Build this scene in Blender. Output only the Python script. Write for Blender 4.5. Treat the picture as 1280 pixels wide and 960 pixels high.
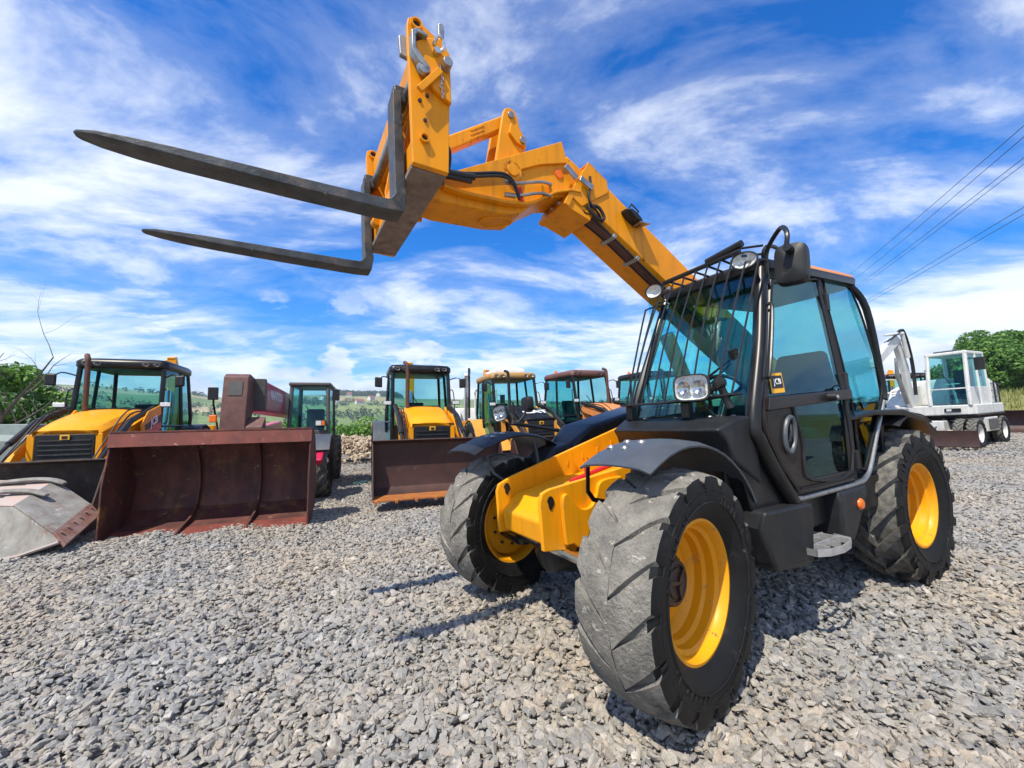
import bpy, bmesh, math, random
import numpy as np
from mathutils import Vector, Matrix, Quaternion
random.seed(7); rng = np.random.default_rng(7)
PI = math.pi; R_ = math.radians
for o in list(bpy.data.objects): bpy.data.objects.remove(o)
scene = bpy.context.scene
COL = scene.collection
# ------------------------------------------------------------------ camera
cd = bpy.data.cameras.new('camera'); cam = bpy.data.objects.new('camera', cd); COL.objects.link(cam)
cd.sensor_width = 36; cd.lens = 36 * 515 / 1280; cd.clip_end = 6000; cd.clip_start = .05
cam.location = (0, 0, 1.36); cam.rotation_euler = (PI / 2 + .088, 0, 0)
scene.camera = cam
# ------------------------------------------------------------------ sky
SUN = Vector((-.94, -1.345, 2.58)).normalized()
w = bpy.data.worlds.new('World'); scene.world = w; w.use_nodes = True
nt = w.node_tree; N = nt.nodes; LK = nt.links
for n in list(N): N.remove(n)
def nd(tree, t, **kw):
    n = tree.nodes.new(t)
    for k, v in kw.items():
        if k.startswith('_'): setattr(n, k[1:], v)
        else:
            s = n.inputs[int(k[1:])] if k[0] == 'i' and k[1:].isdigit() else n.inputs[k]
            s.default_value = v
    return n
def lk(tree, a, ao, b, bi): tree.links.new(a.outputs[ao], b.inputs[bi])
def mth(tree, op, a, b=None, c=None):
    n = tree.nodes.new('ShaderNodeMath'); n.operation = op
    for i, s in enumerate((a, b, c)):
        if s is None: continue
        if isinstance(s, (int, float)): n.inputs[i].default_value = s
        else: tree.links.new(s, n.inputs[i])
    return n.outputs[0]
def ramp(tree, fac, stops, interp='LINEAR'):
    n = tree.nodes.new('ShaderNodeValToRGB'); n.color_ramp.interpolation = interp
    e = n.color_ramp.elements
    while len(e) < len(stops): e.new(.5)
    for k, (p, c) in enumerate(stops):
        e[k].position = p; e[k].color = c if len(c) == 4 else (*c, 1)
    tree.links.new(fac, n.inputs[0]); return n.outputs[0]
sky = nd(nt, 'ShaderNodeTexSky', _sky_type='NISHITA', _sun_disc=False, _sun_elevation=math.asin(SUN.z),
         _sun_rotation=math.atan2(SUN.x, SUN.y), _altitude=300, _air_density=1.0, _dust_density=.25, _ozone_density=2.0)
hs0 = nd(nt, 'ShaderNodeHueSaturation', Saturation=1.38, Value=1.06, Hue=.5); lk(nt, sky, 0, hs0, 'Color')
hs = nd(nt, 'ShaderNodeMix', _data_type='RGBA', _blend_type='MULTIPLY', i0=1.); lk(nt, hs0, 0, hs, 6); tc = nt.nodes.new('ShaderNodeTexCoord'); sep = nt.nodes.new('ShaderNodeSeparateXYZ'); lk(nt, tc, 'Generated', sep, 0)
LK.new(ramp(nt, sep.outputs[2], [(0, (.78, .83, 1.0)), (.10, (.60, .87, 1.18)), (.38, (.27, .98, 1.40))]), hs.inputs[7])
den = mth(nt, 'ADD', mth(nt, 'MAXIMUM', sep.outputs[2], 0.0), .16)
px = mth(nt, 'DIVIDE', sep.outputs[0], den); py = mth(nt, 'DIVIDE', sep.outputs[1], den)
cmb = nt.nodes.new('ShaderNodeCombineXYZ'); LK.new(px, cmb.inputs[0]); LK.new(py, cmb.inputs[1])
mp = nd(nt, 'ShaderNodeMapping', Location=(-9.7, 3.9, 0), Rotation=(0, 0, R_(-45)), Scale=(.75, 1.3, 1)); lk(nt, cmb, 0, mp, 0)
n1 = nd(nt, 'ShaderNodeTexNoise', Scale=1.25, Detail=11, Roughness=.62, Distortion=.3); lk(nt, mp, 0, n1, 'Vector')
n2 = nd(nt, 'ShaderNodeTexNoise', Scale=.42, Detail=2, Roughness=.5); lk(nt, mp, 0, n2, 'Vector')
sm = mth(nt, 'ADD', mth(nt, 'MULTIPLY', n1.outputs[0], .62), mth(nt, 'MULTIPLY', n2.outputs[0], .48))
m1 = ramp(nt, sm, [(.465, (0, 0, 0)), (.525, (.16,) * 3), (.565, (.50,) * 3), (.61, (.84,) * 3), (.68, (.98,) * 3)])
# cumulus bank low over the hills
mp2 = nd(nt, 'ShaderNodeMapping', Location=(.3, .1, .0), Scale=(1, 1, 2.6)); lk(nt, tc, 'Generated', mp2, 0)
n3 = nd(nt, 'ShaderNodeTexNoise', Scale=4.6, Detail=7, Roughness=.55, Distortion=.2); lk(nt, mp2, 0, n3, 'Vector')
band = ramp(nt, sep.outputs[2], [(.0, (.16,) * 3), (.09, (.12,) * 3), (.2, (0, 0, 0)), (.30, (-.14,) * 3)])
m2 = ramp(nt, mth(nt, 'ADD', n3.outputs[0], mth(nt, 'SUBTRACT', band, .04)), [(.53, (0, 0, 0)), (.585, (.75,) * 3), (.70, (.97,) * 3)], 'EASE')
band2 = ramp(nt, sep.outputs[2], [(.18, (1,) * 3), (.33, (0, 0, 0))])
m2 = mth(nt, 'MULTIPLY', mth(nt, 'MULTIPLY', m2, band2), mth(nt, 'SMOOTH_MIN', mth(nt, 'MAXIMUM', mth(nt, 'MULTIPLY', mth(nt, 'ADD', sep.outputs[2], .02), 25.), 0.), 1., .2))
cshade = nd(nt, 'ShaderNodeTexNoise', Scale=7.5, Detail=4); lk(nt, mp2, 0, cshade, 'Vector')
ccol = ramp(nt, cshade.outputs[0], [(.35, (3.9, 4.8, 6.4)), (.62, (7.3, 7.7, 8.3))])
mx1 = nd(nt, 'ShaderNodeMix', _data_type='RGBA'); LK.new(m1, mx1.inputs[0]); lk(nt, hs, 2, mx1, 6); mx1.inputs[7].default_value = (7.4, 7.8, 8.3, 1)
mx2 = nd(nt, 'ShaderNodeMix', _data_type='RGBA'); LK.new(m2, mx2.inputs[0]); LK.new(mx1.outputs[2], mx2.inputs[6]); LK.new(ccol, mx2.inputs[7])
bg = nd(nt, 'ShaderNodeBackground', Strength=.12); LK.new(mx2.outputs[2], bg.inputs[0])
wo = nt.nodes.new('ShaderNodeOutputWorld'); lk(nt, bg, 0, wo, 0)
# ------------------------------------------------------------------ sun
sl = bpy.data.lights.new('sun', 'SUN'); sl.energy = 4.9; sl.angle = R_(.53); sl.color = (1, .925, .78)
so = bpy.data.objects.new('sun', sl); COL.objects.link(so); so.rotation_euler = SUN.to_track_quat('Z', 'Y').to_euler()
# ------------------------------------------------------------------ exposure
vs = scene.view_settings; vs.view_transform = 'Standard'; vs.look = 'None'; vs.exposure = 0.35; vs.gamma = 1
vs.use_curve_mapping = False
scene.cycles.max_bounces = 8; scene.cycles.transparent_max_bounces = 24
# ------------------------------------------------------------------ materials
MATS = {}
def P(name, col, rough=.5, metal=0., var=.12, scale=6., bump=0., bscale=None, dirt=None, coat=0., col2=None, spec=.5, detail=5, bdist=.01, chips=None, streak=None):
    m = bpy.data.materials.new(name); m.use_nodes = True; t = m.node_tree
    b = t.nodes['Principled BSDF']
    c = nd(t, 'ShaderNodeTexCoord')
    n = nd(t, 'ShaderNodeTexNoise', Scale=scale, Detail=detail, Roughness=.6); lk(t, c, 'Object', n, 'Vector')
    d = tuple(x * (1 - var) for x in col); l = tuple(min(1, x * (1 + var)) for x in col)
    if col2: d, l = col, col2
    out = ramp(t, n.outputs[0], [(.32, d), (.68, l)])
    if dirt:   # (colour, amount 0..1, scale)
        n2 = nd(t, 'ShaderNodeTexNoise', Scale=dirt[2], Detail=8, Roughness=.7); lk(t, c, 'Object', n2, 'Vector')
        k = ramp(t, n2.outputs[0], [(.66 - .36 * dirt[1], (0, 0, 0)), (.84 - .30 * dirt[1], (1,) * 3)])
        x = nd(t, 'ShaderNodeMix', _data_type='RGBA'); t.links.new(k, x.inputs[0]); t.links.new(out, x.inputs[6]); x.inputs[7].default_value = (*dirt[0], 1)
        out = x.outputs[2]
        rr = mth(t, 'ADD', mth(t, 'MULTIPLY', k, max(0, .85 - rough)), rough); t.links.new(rr, b.inputs['Roughness'])
    else:
        rr = mth(t, 'ADD', mth(t, 'MULTIPLY', n.outputs[0], .14), rough - .07); t.links.new(rr, b.inputs['Roughness'])
    if streak:   # run-off grime drawn out along the object's vertical
        ms = nd(t, 'ShaderNodeMapping', Scale=(streak[2], streak[2], streak[2] * .09)); lk(t, c, 'Object', ms, 0)
        n4 = nd(t, 'ShaderNodeTexNoise', Scale=1., Detail=6, Roughness=.65); lk(t, ms, 0, n4, 'Vector')
        k4 = mth(t, 'MULTIPLY', ramp(t, n4.outputs[0], [(.50, (0, 0, 0)), (.72, (1,) * 3)]), streak[1])
        x = nd(t, 'ShaderNodeMix', _data_type='RGBA'); t.links.new(k4, x.inputs[0]); t.links.new(out, x.inputs[6]); x.inputs[7].default_value = (*streak[0], 1); out = x.outputs[2]
    if chips:    # small flakes and scratches down to primer
        mc_ = nd(t, 'ShaderNodeMapping', Scale=(chips[2], chips[2] * .45, chips[2] * .7), Rotation=(.4, .7, .2)); lk(t, c, 'Object', mc_, 0)
        n5 = nd(t, 'ShaderNodeTexNoise', Scale=1., Detail=9, Roughness=.72); lk(t, mc_, 0, n5, 'Vector')
        k5 = ramp(t, n5.outputs[0], [(.735 - chips[1] * .2, (0, 0, 0)), (.75 - chips[1] * .2, (1,) * 3)])
        x = nd(t, 'ShaderNodeMix', _data_type='RGBA'); t.links.new(k5, x.inputs[0]); t.links.new(out, x.inputs[6]); x.inputs[7].default_value = (*chips[0], 1); out = x.outputs[2]
    t.links.new(out, b.inputs['Base Color'])
    b.inputs['Metallic'].default_value = metal; b.inputs['Coat Weight'].default_value = coat; b.inputs['Coat Roughness'].default_value = .12
    b.inputs['Specular IOR Level'].default_value = spec
    if bump:
        n3 = nd(t, 'ShaderNodeTexNoise', Scale=bscale or scale * 6, Detail=6, Roughness=.65); lk(t, c, 'Object', n3, 'Vector')
        bp = nd(t, 'ShaderNodeBump', Strength=bump, Distance=bdist); lk(t, n3, 0, bp, 'Height'); lk(t, bp, 0, b, 'Normal')
    MATS[name] = m; return m
def glass(name, tint, refl=.06, rough=.0, gc=(.55, .85, .95)):
    m = bpy.data.materials.new(name); m.use_nodes = True; t = m.node_tree
    t.nodes.remove(t.nodes['Principled BSDF']); o = t.nodes['Material Output']
    ge = nd(t, 'ShaderNodeNewGeometry'); tm = nd(t, 'ShaderNodeMix', _data_type='RGBA'); t.links.new(ge.outputs['Backfacing'], tm.inputs[0]); tm.inputs[6].default_value = (*tint, 1); tm.inputs[7].default_value = (1, 1, 1, 1)
    tr = nd(t, 'ShaderNodeBsdfTransparent'); t.links.new(tm.outputs[2], tr.inputs[0]); g = nd(t, 'ShaderNodeBsdfGlossy', Roughness=rough, Color=(*gc, 1))
    fr = nd(t, 'ShaderNodeFresnel', IOR=1.5); k = mth(t, 'MINIMUM', mth(t, 'ADD', mth(t, 'MULTIPLY', fr.outputs[0], .95), refl), 1)
    k = mth(t, 'MULTIPLY', k, mth(t, 'SUBTRACT', 1., ge.outputs['Backfacing'])); x = nd(t, 'ShaderNodeMixShader'); t.links.new(k, x.inputs[0]); lk(t, tr, 0, x, 1); lk(t, g, 0, x, 2); lk(t, x, 0, o, 0)
    MATS[name] = m; return m
P('yellow', (.82, .325, .004), .4, var=.05, spec=.25, coat=.06, scale=3, bump=.03, bscale=60, dirt=((.42, .22, .06), .12, 7), chips=((.09, .05, .03), .30, 14), streak=((.30, .15, .03), .35, 16))
P('boom_yellow', (.80, .295, .004), .42, var=.06, spec=.22, coat=.04, scale=3, bump=.03, bscale=60, dirt=((.40, .19, .04), .18, 9), chips=((.10, .05, .03), .38, 11), streak=((.30, .13, .02), .45, 13))
P('rim_yellow', (.82, .33, .004), .4, var=.05, spec=.3, coat=.08, scale=5, dirt=((.36, .22, .09), .24, 11), chips=((.12, .07, .04), .4, 22))
P('black_paint', (.008, .0085, .010), .34, var=.2, scale=9, spec=.35, dirt=((.06, .056, .052), .16, 5), chips=((.10, .095, .09), .25, 12), streak=((.045, .043, .04), .5, 10))
P('black_plastic', (.013, .014, .016), .48, var=.2, scale=12, bump=.10, bscale=220, spec=.35, dirt=((.08, .077, .073), .14, 5), chips=((.14, .135, .13), .25, 16), streak=((.05, .048, .046), .4, 9))
P('grey_plastic', (.065, .075, .09), .42, var=.14, scale=9, bump=.08, bscale=200, dirt=((.2, .2, .2), .10, 8))
P('guard_black', (.012, .012, .013), .38, var=.2, scale=20)
P('brown_hub', (.035, .022, .019), .45, var=.3, scale=15, bump=.2)
P('door_bronze', (.016, .012, .011), .36, var=.2, scale=7, spec=.4, dirt=((.07, .055, .047), .16, 5), chips=((.12, .10, .09), .3, 14))
P('rubber', (.0075, .0075, .008), .6, var=.25, scale=14, bump=.14, bscale=90, spec=.3, dirt=((.055, .051, .046), .24, 6), chips=((.085, .08, .075), .3, 12))
P('tread_worn', (.30, .28, .245), .95, col2=(.15, .142, .13), scale=7, detail=12, bump=1., bscale=42, bdist=.02, dirt=((.06, .058, .055), .28, 12), chips=((.44, .415, .37), .62, 24), spec=.1)
def crackle(name):
    t = MATS[name].node_tree; b = t.nodes['Principled BSDF']; c = nd(t, 'ShaderNodeTexCoord'); v = nd(t, 'ShaderNodeTexVoronoi', Scale=46, _feature='DISTANCE_TO_EDGE'); n = nd(t, 'ShaderNodeTexNoise', Scale=25, Detail=4)
    lk(t, c, 'Object', n, 'Vector'); mx = nd(t, 'ShaderNodeMix', _data_type='RGBA', i0=.06); lk(t, c, 'Object', mx, 6); lk(t, n, 'Color', mx, 7); lk(t, mx, 2, v, 'Vector')
    bp = nd(t, 'ShaderNodeBump', Strength=.30, Distance=.010); t.links.new(ramp(t, v.outputs[0], [(0, (0,) * 3), (.10, (1,) * 3)]), bp.inputs['Height'])
    old = b.inputs['Normal'].links[0].from_socket; t.links.new(old, bp.inputs['Normal']); t.links.new(bp.outputs[0], b.inputs['Normal'])
crackle('tread_worn')
P('tread_lug', (.065, .062, .057), .9, col2=(.21, .20, .18), scale=22, detail=8, bump=.5, bscale=70, spec=.2)
P('steel_fork', (.030, .033, .037), .42, metal=.35, col2=(.085, .09, .095), scale=11, detail=8, bump=.3, bscale=70, dirt=((.16, .115, .085), .40, 7), chips=((.22, .22, .22), .5, 10))
P('steel_bare', (.34, .34, .33), .38, metal=.8, var=.25, scale=16, bump=.1)
P('aluminium', (.5, .5, .5), .4, metal=.6, var=.15, scale=20)
P('carriage_bottom', (.26, .20, .165), .85, col2=(.14, .10, .085), scale=13, detail=9, bump=.5, bscale=50)
P('chrome', (.6, .6, .6), .15, metal=1, var=.05)
P('rust_red', (.20, .045, .03), .66, col2=(.095, .024, .02), scale=3.2, detail=8, bump=.35, bscale=22, dirt=((.30, .16, .11), .22, 9), chips=((.38, .30, .26), .5, 9))
P('rust_red_worn', (.11, .026, .020), .68, col2=(.045, .014, .012), scale=4, detail=9, bump=.35, bscale=22, dirt=((.26, .13, .03), .30, 3.6), chips=((.26, .16, .13), .5, 6), streak=((.16, .07, .045), .55, 5))
P('rust_brown', (.070, .030, .024), .6, col2=(.034, .017, .016), scale=3.5, detail=8, bump=.3, bscale=25, dirt=((.16, .12, .10), .12, 8))
P('edge_orange', (.42, .15, .035), .6, col2=(.26, .085, .022), scale=7, detail=6, bump=.2)
P('soil_brown', (.09, .063, .048), .85, col2=(.05, .035, .03), scale=6, detail=8, bump=.4, dirt=((.19, .15, .12), .2, 9))
P('bucket_grey', (.30, .29, .265), .8, col2=(.18, .172, .155), scale=5, detail=9, bump=.35, bscale=40, dirt=((.16, .07, .05), .28, 6), chips=((.42, .41, .39), .55, 9), streak=((.12, .085, .065), .6, 7))
P('bucket_rust', (.20, .075, .05), .8, col2=(.30, .20, .17), scale=8, detail=8, bump=.3)
P('bucket_pale', (.44, .30, .265), .8, col2=(.36, .34, .31), scale=6, detail=8, bump=.3)
P('manitou_red', (.50, .012, .06), .4, var=.1, coat=.25, scale=4, dirt=((.22, .05, .05), .15, 9))
P('manitou_brown', (.125, .055, .045), .6, var=.25, scale=6, bump=.2, dirt=((.28, .17, .14), .15, 10))
P('manitou_grey', (.075, .070, .066), .55, var=.2, scale=8, dirt=((.16, .14, .12), .15, 9))
P('cat_yellow', (.66, .30, .045), .45, var=.1, scale=5, dirt=((.35, .2, .09), .2, 8))
P('cat_roof', (.36, .20, .06), .55, var=.15, scale=6, dirt=((.2, .12, .06), .2, 8))
P('case_orange', (.62, .225, .062), .5, var=.12, scale=5, dirt=((.40, .2, .09), .15, 8))
P('white_paint', (.62, .62, .60), .45, var=.08, scale=5, dirt=((.38, .35, .31), .22, 6), chips=((.14, .08, .05), .38, 10), streak=((.33, .30, .26), .6, 9))
P('tarp_white', (.75, .75, .73), .7, var=.06, scale=5)
P('exhaust_rust', (.13, .05, .03), .7, col2=(.06, .03, .022), scale=14, bump=.2)
P('seat_fabric', (.035, .038, .045), .85, var=.2, scale=30)
P('red_paint', (.55, .02, .02), .45, var=.1)
P('signal_orange', (.85, .16, .01), .3, var=.05)
P('sticker_white', (.8, .8, .8), .5, var=.03)
P('sticker_yellow', (.85, .42, .01), .5, var=.03)
P('sticker_black', (.01, .01, .01), .5, var=.1)
P('hose', (.013, .013, .014), .5, var=.2, scale=30)
P('lamp_body', (.02, .02, .022), .45, var=.2)
P('lamp_lens', (.78, .78, .76), .22, metal=.25, var=.3, scale=60, bump=.25, bscale=90)
P('mirror_glass', (.6, .65, .7), .03, metal=1, var=.02)
P('roof_orange', (.62, .24, .06), .45, var=.08, scale=5)
P('green_grey', (.22, .26, .25), .55, var=.12, scale=6)
P('bark', (.09, .075, .06), .9, var=.3, scale=14, bump=.4)
P('plaster', (.62, .6, .56), .9, var=.06)
P('roof_tile', (.22, .085, .06), .85, var=.2)
glass('cab_glass', (.50, .87, .89), .01)
glass('cab_glass_dark', (.19, .50, .58), .01)
glass('far_glass', (.34, .72, .74), .0)
glass('lamp_glass', (.9, .92, .92), .03, gc=(.9, .9, .9))
# ------------------------------------------------------------------ mesh helpers
class MB:
    def __init__(s): s.v = []; s.f = []; s.m = []
    def add(s, vs, fs, mi=0):
        o = len(s.v); s.v += [tuple(map(float, q)) for q in vs]; s.f += [tuple(i + o for i in f) for f in fs]; s.m += [mi] * len(fs); return s
    def box(s, c, d, rot=None, mi=0):
        M = rot if rot is not None else Matrix.Identity(3)
        vs = [Vector(c) + M @ Vector((sx * d[0] / 2, sy * d[1] / 2, sz * d[2] / 2)) for sx in (-1, 1) for sy in (-1, 1) for sz in (-1, 1)]
        return s.add(vs, [(0, 1, 3, 2), (4, 6, 7, 5), (0, 4, 5, 1), (2, 3, 7, 6), (0, 2, 6, 4), (1, 5, 7, 3)], mi)
    def b2(s, x0, x1, y0, y1, z0, z1, mi=0): return s.box(((x0 + x1) / 2, (y0 + y1) / 2, (z0 + z1) / 2), (x1 - x0, y1 - y0, z1 - z0), None, mi)
    def ext(s, pts, vec, mi=0):
        n = len(pts); a = [Vector(q) for q in pts]; b = [q + Vector(vec) for q in a]
        return s.add(a + b, [tuple(range(n))[::-1], tuple(range(n, 2 * n))] + [(i, (i + 1) % n, n + (i + 1) % n, n + i) for i in range(n)], mi)
    def xz(s, pts, y0, y1, mi=0): return s.ext([(x, y0, z) for x, z in pts], (0, y1 - y0, 0), mi)
    def yz(s, pts, x0, x1, mi=0): return s.ext([(x0, y, z) for y, z in pts], (x1 - x0, 0, 0), mi)
    def xy(s, pts, z0, z1, mi=0): return s.ext([(x, y, z0) for x, y in pts], (0, 0, z1 - z0), mi)
    def loft(s, rings, cap=True, mi=0, closed=True):
        n = len(rings[0]); vs = [q for r in rings for q in r]; fs = []
        for k in range(len(rings) - 1):
            for i in range(n if closed else n - 1):
                j = (i + 1) % n; fs.append((k * n + i, k * n + j, (k + 1) * n + j, (k + 1) * n + i))
        if cap and closed: fs += [tuple(range(n))[::-1], tuple(range((len(rings) - 1) * n, len(rings) * n))]
        return s.add(vs, fs, mi)
    def tube(s, path, r, n=8, mi=0, cap=True, flat=1.0):
        p = [Vector(q) for q in path]; rr = r if isinstance(r, (list, tuple)) else [r] * len(p)
        t0 = (p[1] - p[0]).normalized(); up = Vector((0, 0, 1)) if abs(t0.z) < .9 else Vector((0, 1, 0))
        u = t0.cross(up).normalized(); rings = []
        for i, q in enumerate(p):
            t = ((p[min(i + 1, len(p) - 1)] - p[max(i - 1, 0)])).normalized()
            u = (u - t * u.dot(t)).normalized(); w_ = t.cross(u)
            rings.append([q + u * (rr[i] * math.cos(2 * PI * k / n)) + w_ * (rr[i] * flat * math.sin(2 * PI * k / n)) for k in range(n)])
        return s.loft(rings, cap, mi)
    def cyl(s, p0, p1, r, n=16, mi=0, r1=None): return s.tube([p0, p1], [r, r if r1 is None else r1], n, mi)
    def lathe(s, prof, n=48, c=(0, 0, 0), axis='Y', mi=0, mis=None):
        rings = []; c = Vector(c)
        for k in range(n):
            a = 2 * PI * k / n; ca, sa = math.cos(a), math.sin(a)
            rings.append([c + (Vector((r * ca, h, r * sa)) if axis == 'Y' else Vector((r * ca, r * sa, h)) if axis == 'Z' else Vector((h, r * ca, r * sa))) for r, h in prof])
        m = len(prof); vs = [q for r in rings for q in r]; o = len(s.v); s.v += [tuple(q) for q in vs]
        for k in range(n):
            for i in range(m - 1):
                k2 = (k + 1) % n
                s.f.append((o + k * m + i, o + k * m + i + 1, o + k2 * m + i + 1, o + k2 * m + i)); s.m.append(mis[i] if mis else mi)
        return s
    def mesh(s, name, mats, smooth=35):
        me = bpy.data.meshes.new(name); me.from_pydata(s.v, [], s.f)
        for m in mats: me.materials.append(MATS[m])
        if len(mats) > 1: me.polygons.foreach_set('material_index', s.m)
        bm = bmesh.new(); bm.from_mesh(me); bmesh.ops.recalc_face_normals(bm, faces=bm.faces); bm.to_mesh(me); bm.free()
        if smooth:
            me.polygons.foreach_set('use_smooth', [True] * len(me.polygons)); me.set_sharp_from_angle(angle=R_(smooth))
        me.update(); return me
    def build(s, name, mats, parent=None, bev=0., smooth=35, seg=2):
        if isinstance(mats, str): mats = [mats]
        o = bpy.data.objects.new(name, s.mesh(name, mats, smooth)); COL.objects.link(o)
        if parent is not None: o.parent = parent
        if bev:
            b = o.modifiers.new('bevel', 'BEVEL'); b.width = bev; b.segments = seg; b.limit_method = 'ANGLE'; b.angle_limit = R_(38); b.harden_normals = bool(smooth)
            b.use_clamp_overlap = True
        return o
def empty(name, parent=None, loc=(0, 0, 0), rz=0):
    o = bpy.data.objects.new(name, None); COL.objects.link(o); o.empty_display_size = .2
    if parent is not None: o.parent = parent
    o.location = loc; o.rotation_euler = (0, 0, rz); return o
def tag(o, label=None, cat=None, group=None, kind=None):
    if label: o['label'] = label
    if cat: o['category'] = cat
    if group: o['group'] = group
    if kind: o['kind'] = kind
    return o
def copy_tree(o, parent=None):
    c = o.copy(); COL.objects.link(c)
    if parent is not None: c.parent = parent
    for ch in list(o.children): copy_tree(ch, c)
    return c
def GZ(x, y=0.):
    x = np.asarray(x, float)
    return np.where(x < -1, -.135 + .02 * (x + 1), np.where(x < 16, .05 * x - .085, .715 + .012 * (x - 16)))
def gslope(x): return .02 if x < -1 else .05 if x < 16 else .012
def place(o, x, y, hd, dz=0.):
    """stand a thing on the sloping lot, forward axis along heading hd (radians from +X)"""
    G = Vector((-gslope(x), 0, 1)).normalized(); F = Vector((math.cos(hd), math.sin(hd), 0)); F = (F - G * F.dot(G)).normalized(); L = G.cross(F)
    M = Matrix((F, L, G)).transposed().to_4x4(); M.translation = Vector((x, y, float(GZ(x)) + dz)); o.matrix_world = M; return o
def text(name, s, parent, size, loc, xdir, ydir, mat, shear=0., bold=.0, align='CENTER', ex=.0015, sx=1., sp_=1.):
    c = bpy.data.curves.new(name, 'FONT'); c.body = s; c.size = size; c.shear = shear; c.offset = bold; c.extrude = ex; c.align_x = align; c.align_y = 'CENTER'; c.resolution_u = 3; c.space_character = sp_
    c.materials.append(MATS[mat]); o = bpy.data.objects.new(name, c); COL.objects.link(o); o.parent = parent
    X = Vector(xdir).normalized(); Y = Vector(ydir); Y = (Y - X * Y.dot(X)).normalized(); Z = X.cross(Y)
    M = Matrix((X * sx, Y, Z)).transposed().to_4x4(); M.translation = Vector(loc)
    me = bpy.data.meshes.new_from_object(o); bpy.data.objects.remove(o); bpy.data.curves.remove(c)
    o = bpy.data.objects.new(name, me); COL.objects.link(o); o.parent = parent; o.matrix_local = M; return o
def rot_y(a): return Matrix.Rotation(a, 3, 'Y')
def rot_z(a): return Matrix.Rotation(a, 3, 'Z')
def bez(p, n=8):
    """Catmull-Rom through points"""
    p = [Vector(q) for q in p]; out = []
    for i in range(len(p) - 1):
        a, b, c, d = p[max(i - 1, 0)], p[i], p[i + 1], p[min(i + 2, len(p) - 1)]
        for k in range(n):
            t = k / n; out.append(.5 * ((2 * b) + (c - a) * t + (2 * a - 5 * b + 4 * c - d) * t * t + (3 * b - a - 3 * c + d) * t ** 3))
    out.append(p[-1]); return out
# ------------------------------------------------------------------ wheels
def tyre_mesh(R, W, rr, N, h, w0, w1, sweep, mats, worn=False, segs=56):
    b = MB(); hw = W / 2; Rb = R - h
    prof = [(rr - .01, -.62 * hw), (rr + .02, -.76 * hw), (rr + .35 * (Rb - rr), -.97 * hw), (rr + .62 * (Rb - rr), -1.0 * hw), (rr + .86 * (Rb - rr), -.95 * hw), (Rb * .985, -.84 * hw), (Rb, -.55 * hw), (Rb + .006, 0)]
    prof = prof + [(r, -y) for r, y in prof[-2::-1]]
    mis = [0] * (len(prof) - 1)
    for i in range(5, len(prof) - 6): mis[i] = 1
    b.lathe(prof, segs, mis=mis)
    for y in (-1, 1):   # raised bead line on the sidewall
        for q in (.70, .42): b.lathe([(rr + q * (Rb - rr) - .006, y * .985 * hw), (rr + q * (Rb - rr), y * 1.012 * hw), (rr + q * (Rb - rr) + .006, y * .985 * hw)], segs)
    for s in (-1, 1):
        if segs > 50:
            for k in range(64):   # moulded ticks and lettering blocks on the sidewall
                if k % 16 in (5, 6, 13): continue
                a = 2 * PI * k / 64; r0 = rr + (.50 if k % 16 > 6 else .80) * (Rb - rr); hh_ = .010 + .010 * (k % 3); q = Vector((math.cos(a), 0, math.sin(a))); u = Vector((-math.sin(a), 0, math.cos(a)))
                b.box(q * r0 + Vector((0, s * .992 * hw, 0)), (hh_ * 1.6, .006, .014), Matrix((q, Vector((0, 1, 0)), u)).transposed())
        for k in range(N):
            a0 = 2 * PI * (k + (0 if s > 0 else .5)) / N; rings = []
            T = [-.06, .25, .55, .8, .97, 1.03] if not worn else [-.04, .3, .6, .84, .98, 1.02]
            for t in T:
                a = a0 - sweep * (1 - min(t, 1)) ; y = s * hw * min(t, 1.0) * .985 + (s * .004 if t > 1 else 0)
                ww = (w0 + (w1 - w0) * max(0, min(1, t))) / 2
                rt = R - .022 * max(t, 0) ** 2.2; rb = Rb - .03
                if worn: rt = R - .03 * max(t, 0) ** 2.4 + rng.normal() * .0016
                if t > 1: rt = R * (.88 if not worn else .90); rb = R * .80
                j = rng.normal() * .004 if worn else 0
                da, db = ww / R, ww * 1.22 / R
                rings.append([Vector((r * math.cos(a + q + j), y, r * math.sin(a + q + j))) for q, r in ((-db, rb), (-da, rt), (0, rt + .002), (da, rt), (db, rb))])
            b.loft(rings, True, 1)
            # the shoulder end of the lug is bare rubber
            b.m[-1] = 0
            for q in range(3, 8 if not worn else 8): b.m[-q] = 0
            if worn: b.m[-2] = 0
    return b.mesh('tyre', mats, 32)
def rim_mesh(rr, hw, dish, mat, disc_holes=0, n=48):
    b = MB(); r = rr
    prof = [(r - .012, -hw), (r + .012, -hw - .004), (r + .014, -hw + .012), (r - .02, -hw + .02), (r - .03, -hw * .3), (r - .03, hw * .45), (r - .006, hw - .02), (r + .014, hw - .012), (r + .013, hw + .006), (r - .004, hw + .008), (r - .018, hw - .01), (r - .026, hw - .035), (r - .045, hw - .05), (r - .05, dish + .10), (r - .066, dish + .085), (r - .07, dish + .045), (r - .09, dish + .03), (r - .105, dish + .006), (r * .42, dish), (r * .40, dish - .012), (r * .42, dish - .016), (r - .10, dish - .012), (r - .05, dish + .0), (r - .044, -hw * .2), (r - .034, -hw + .02), (r - .012, -hw)]
    b.lathe(prof, n)
    return b.mesh('rim', [mat], 30)
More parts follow.
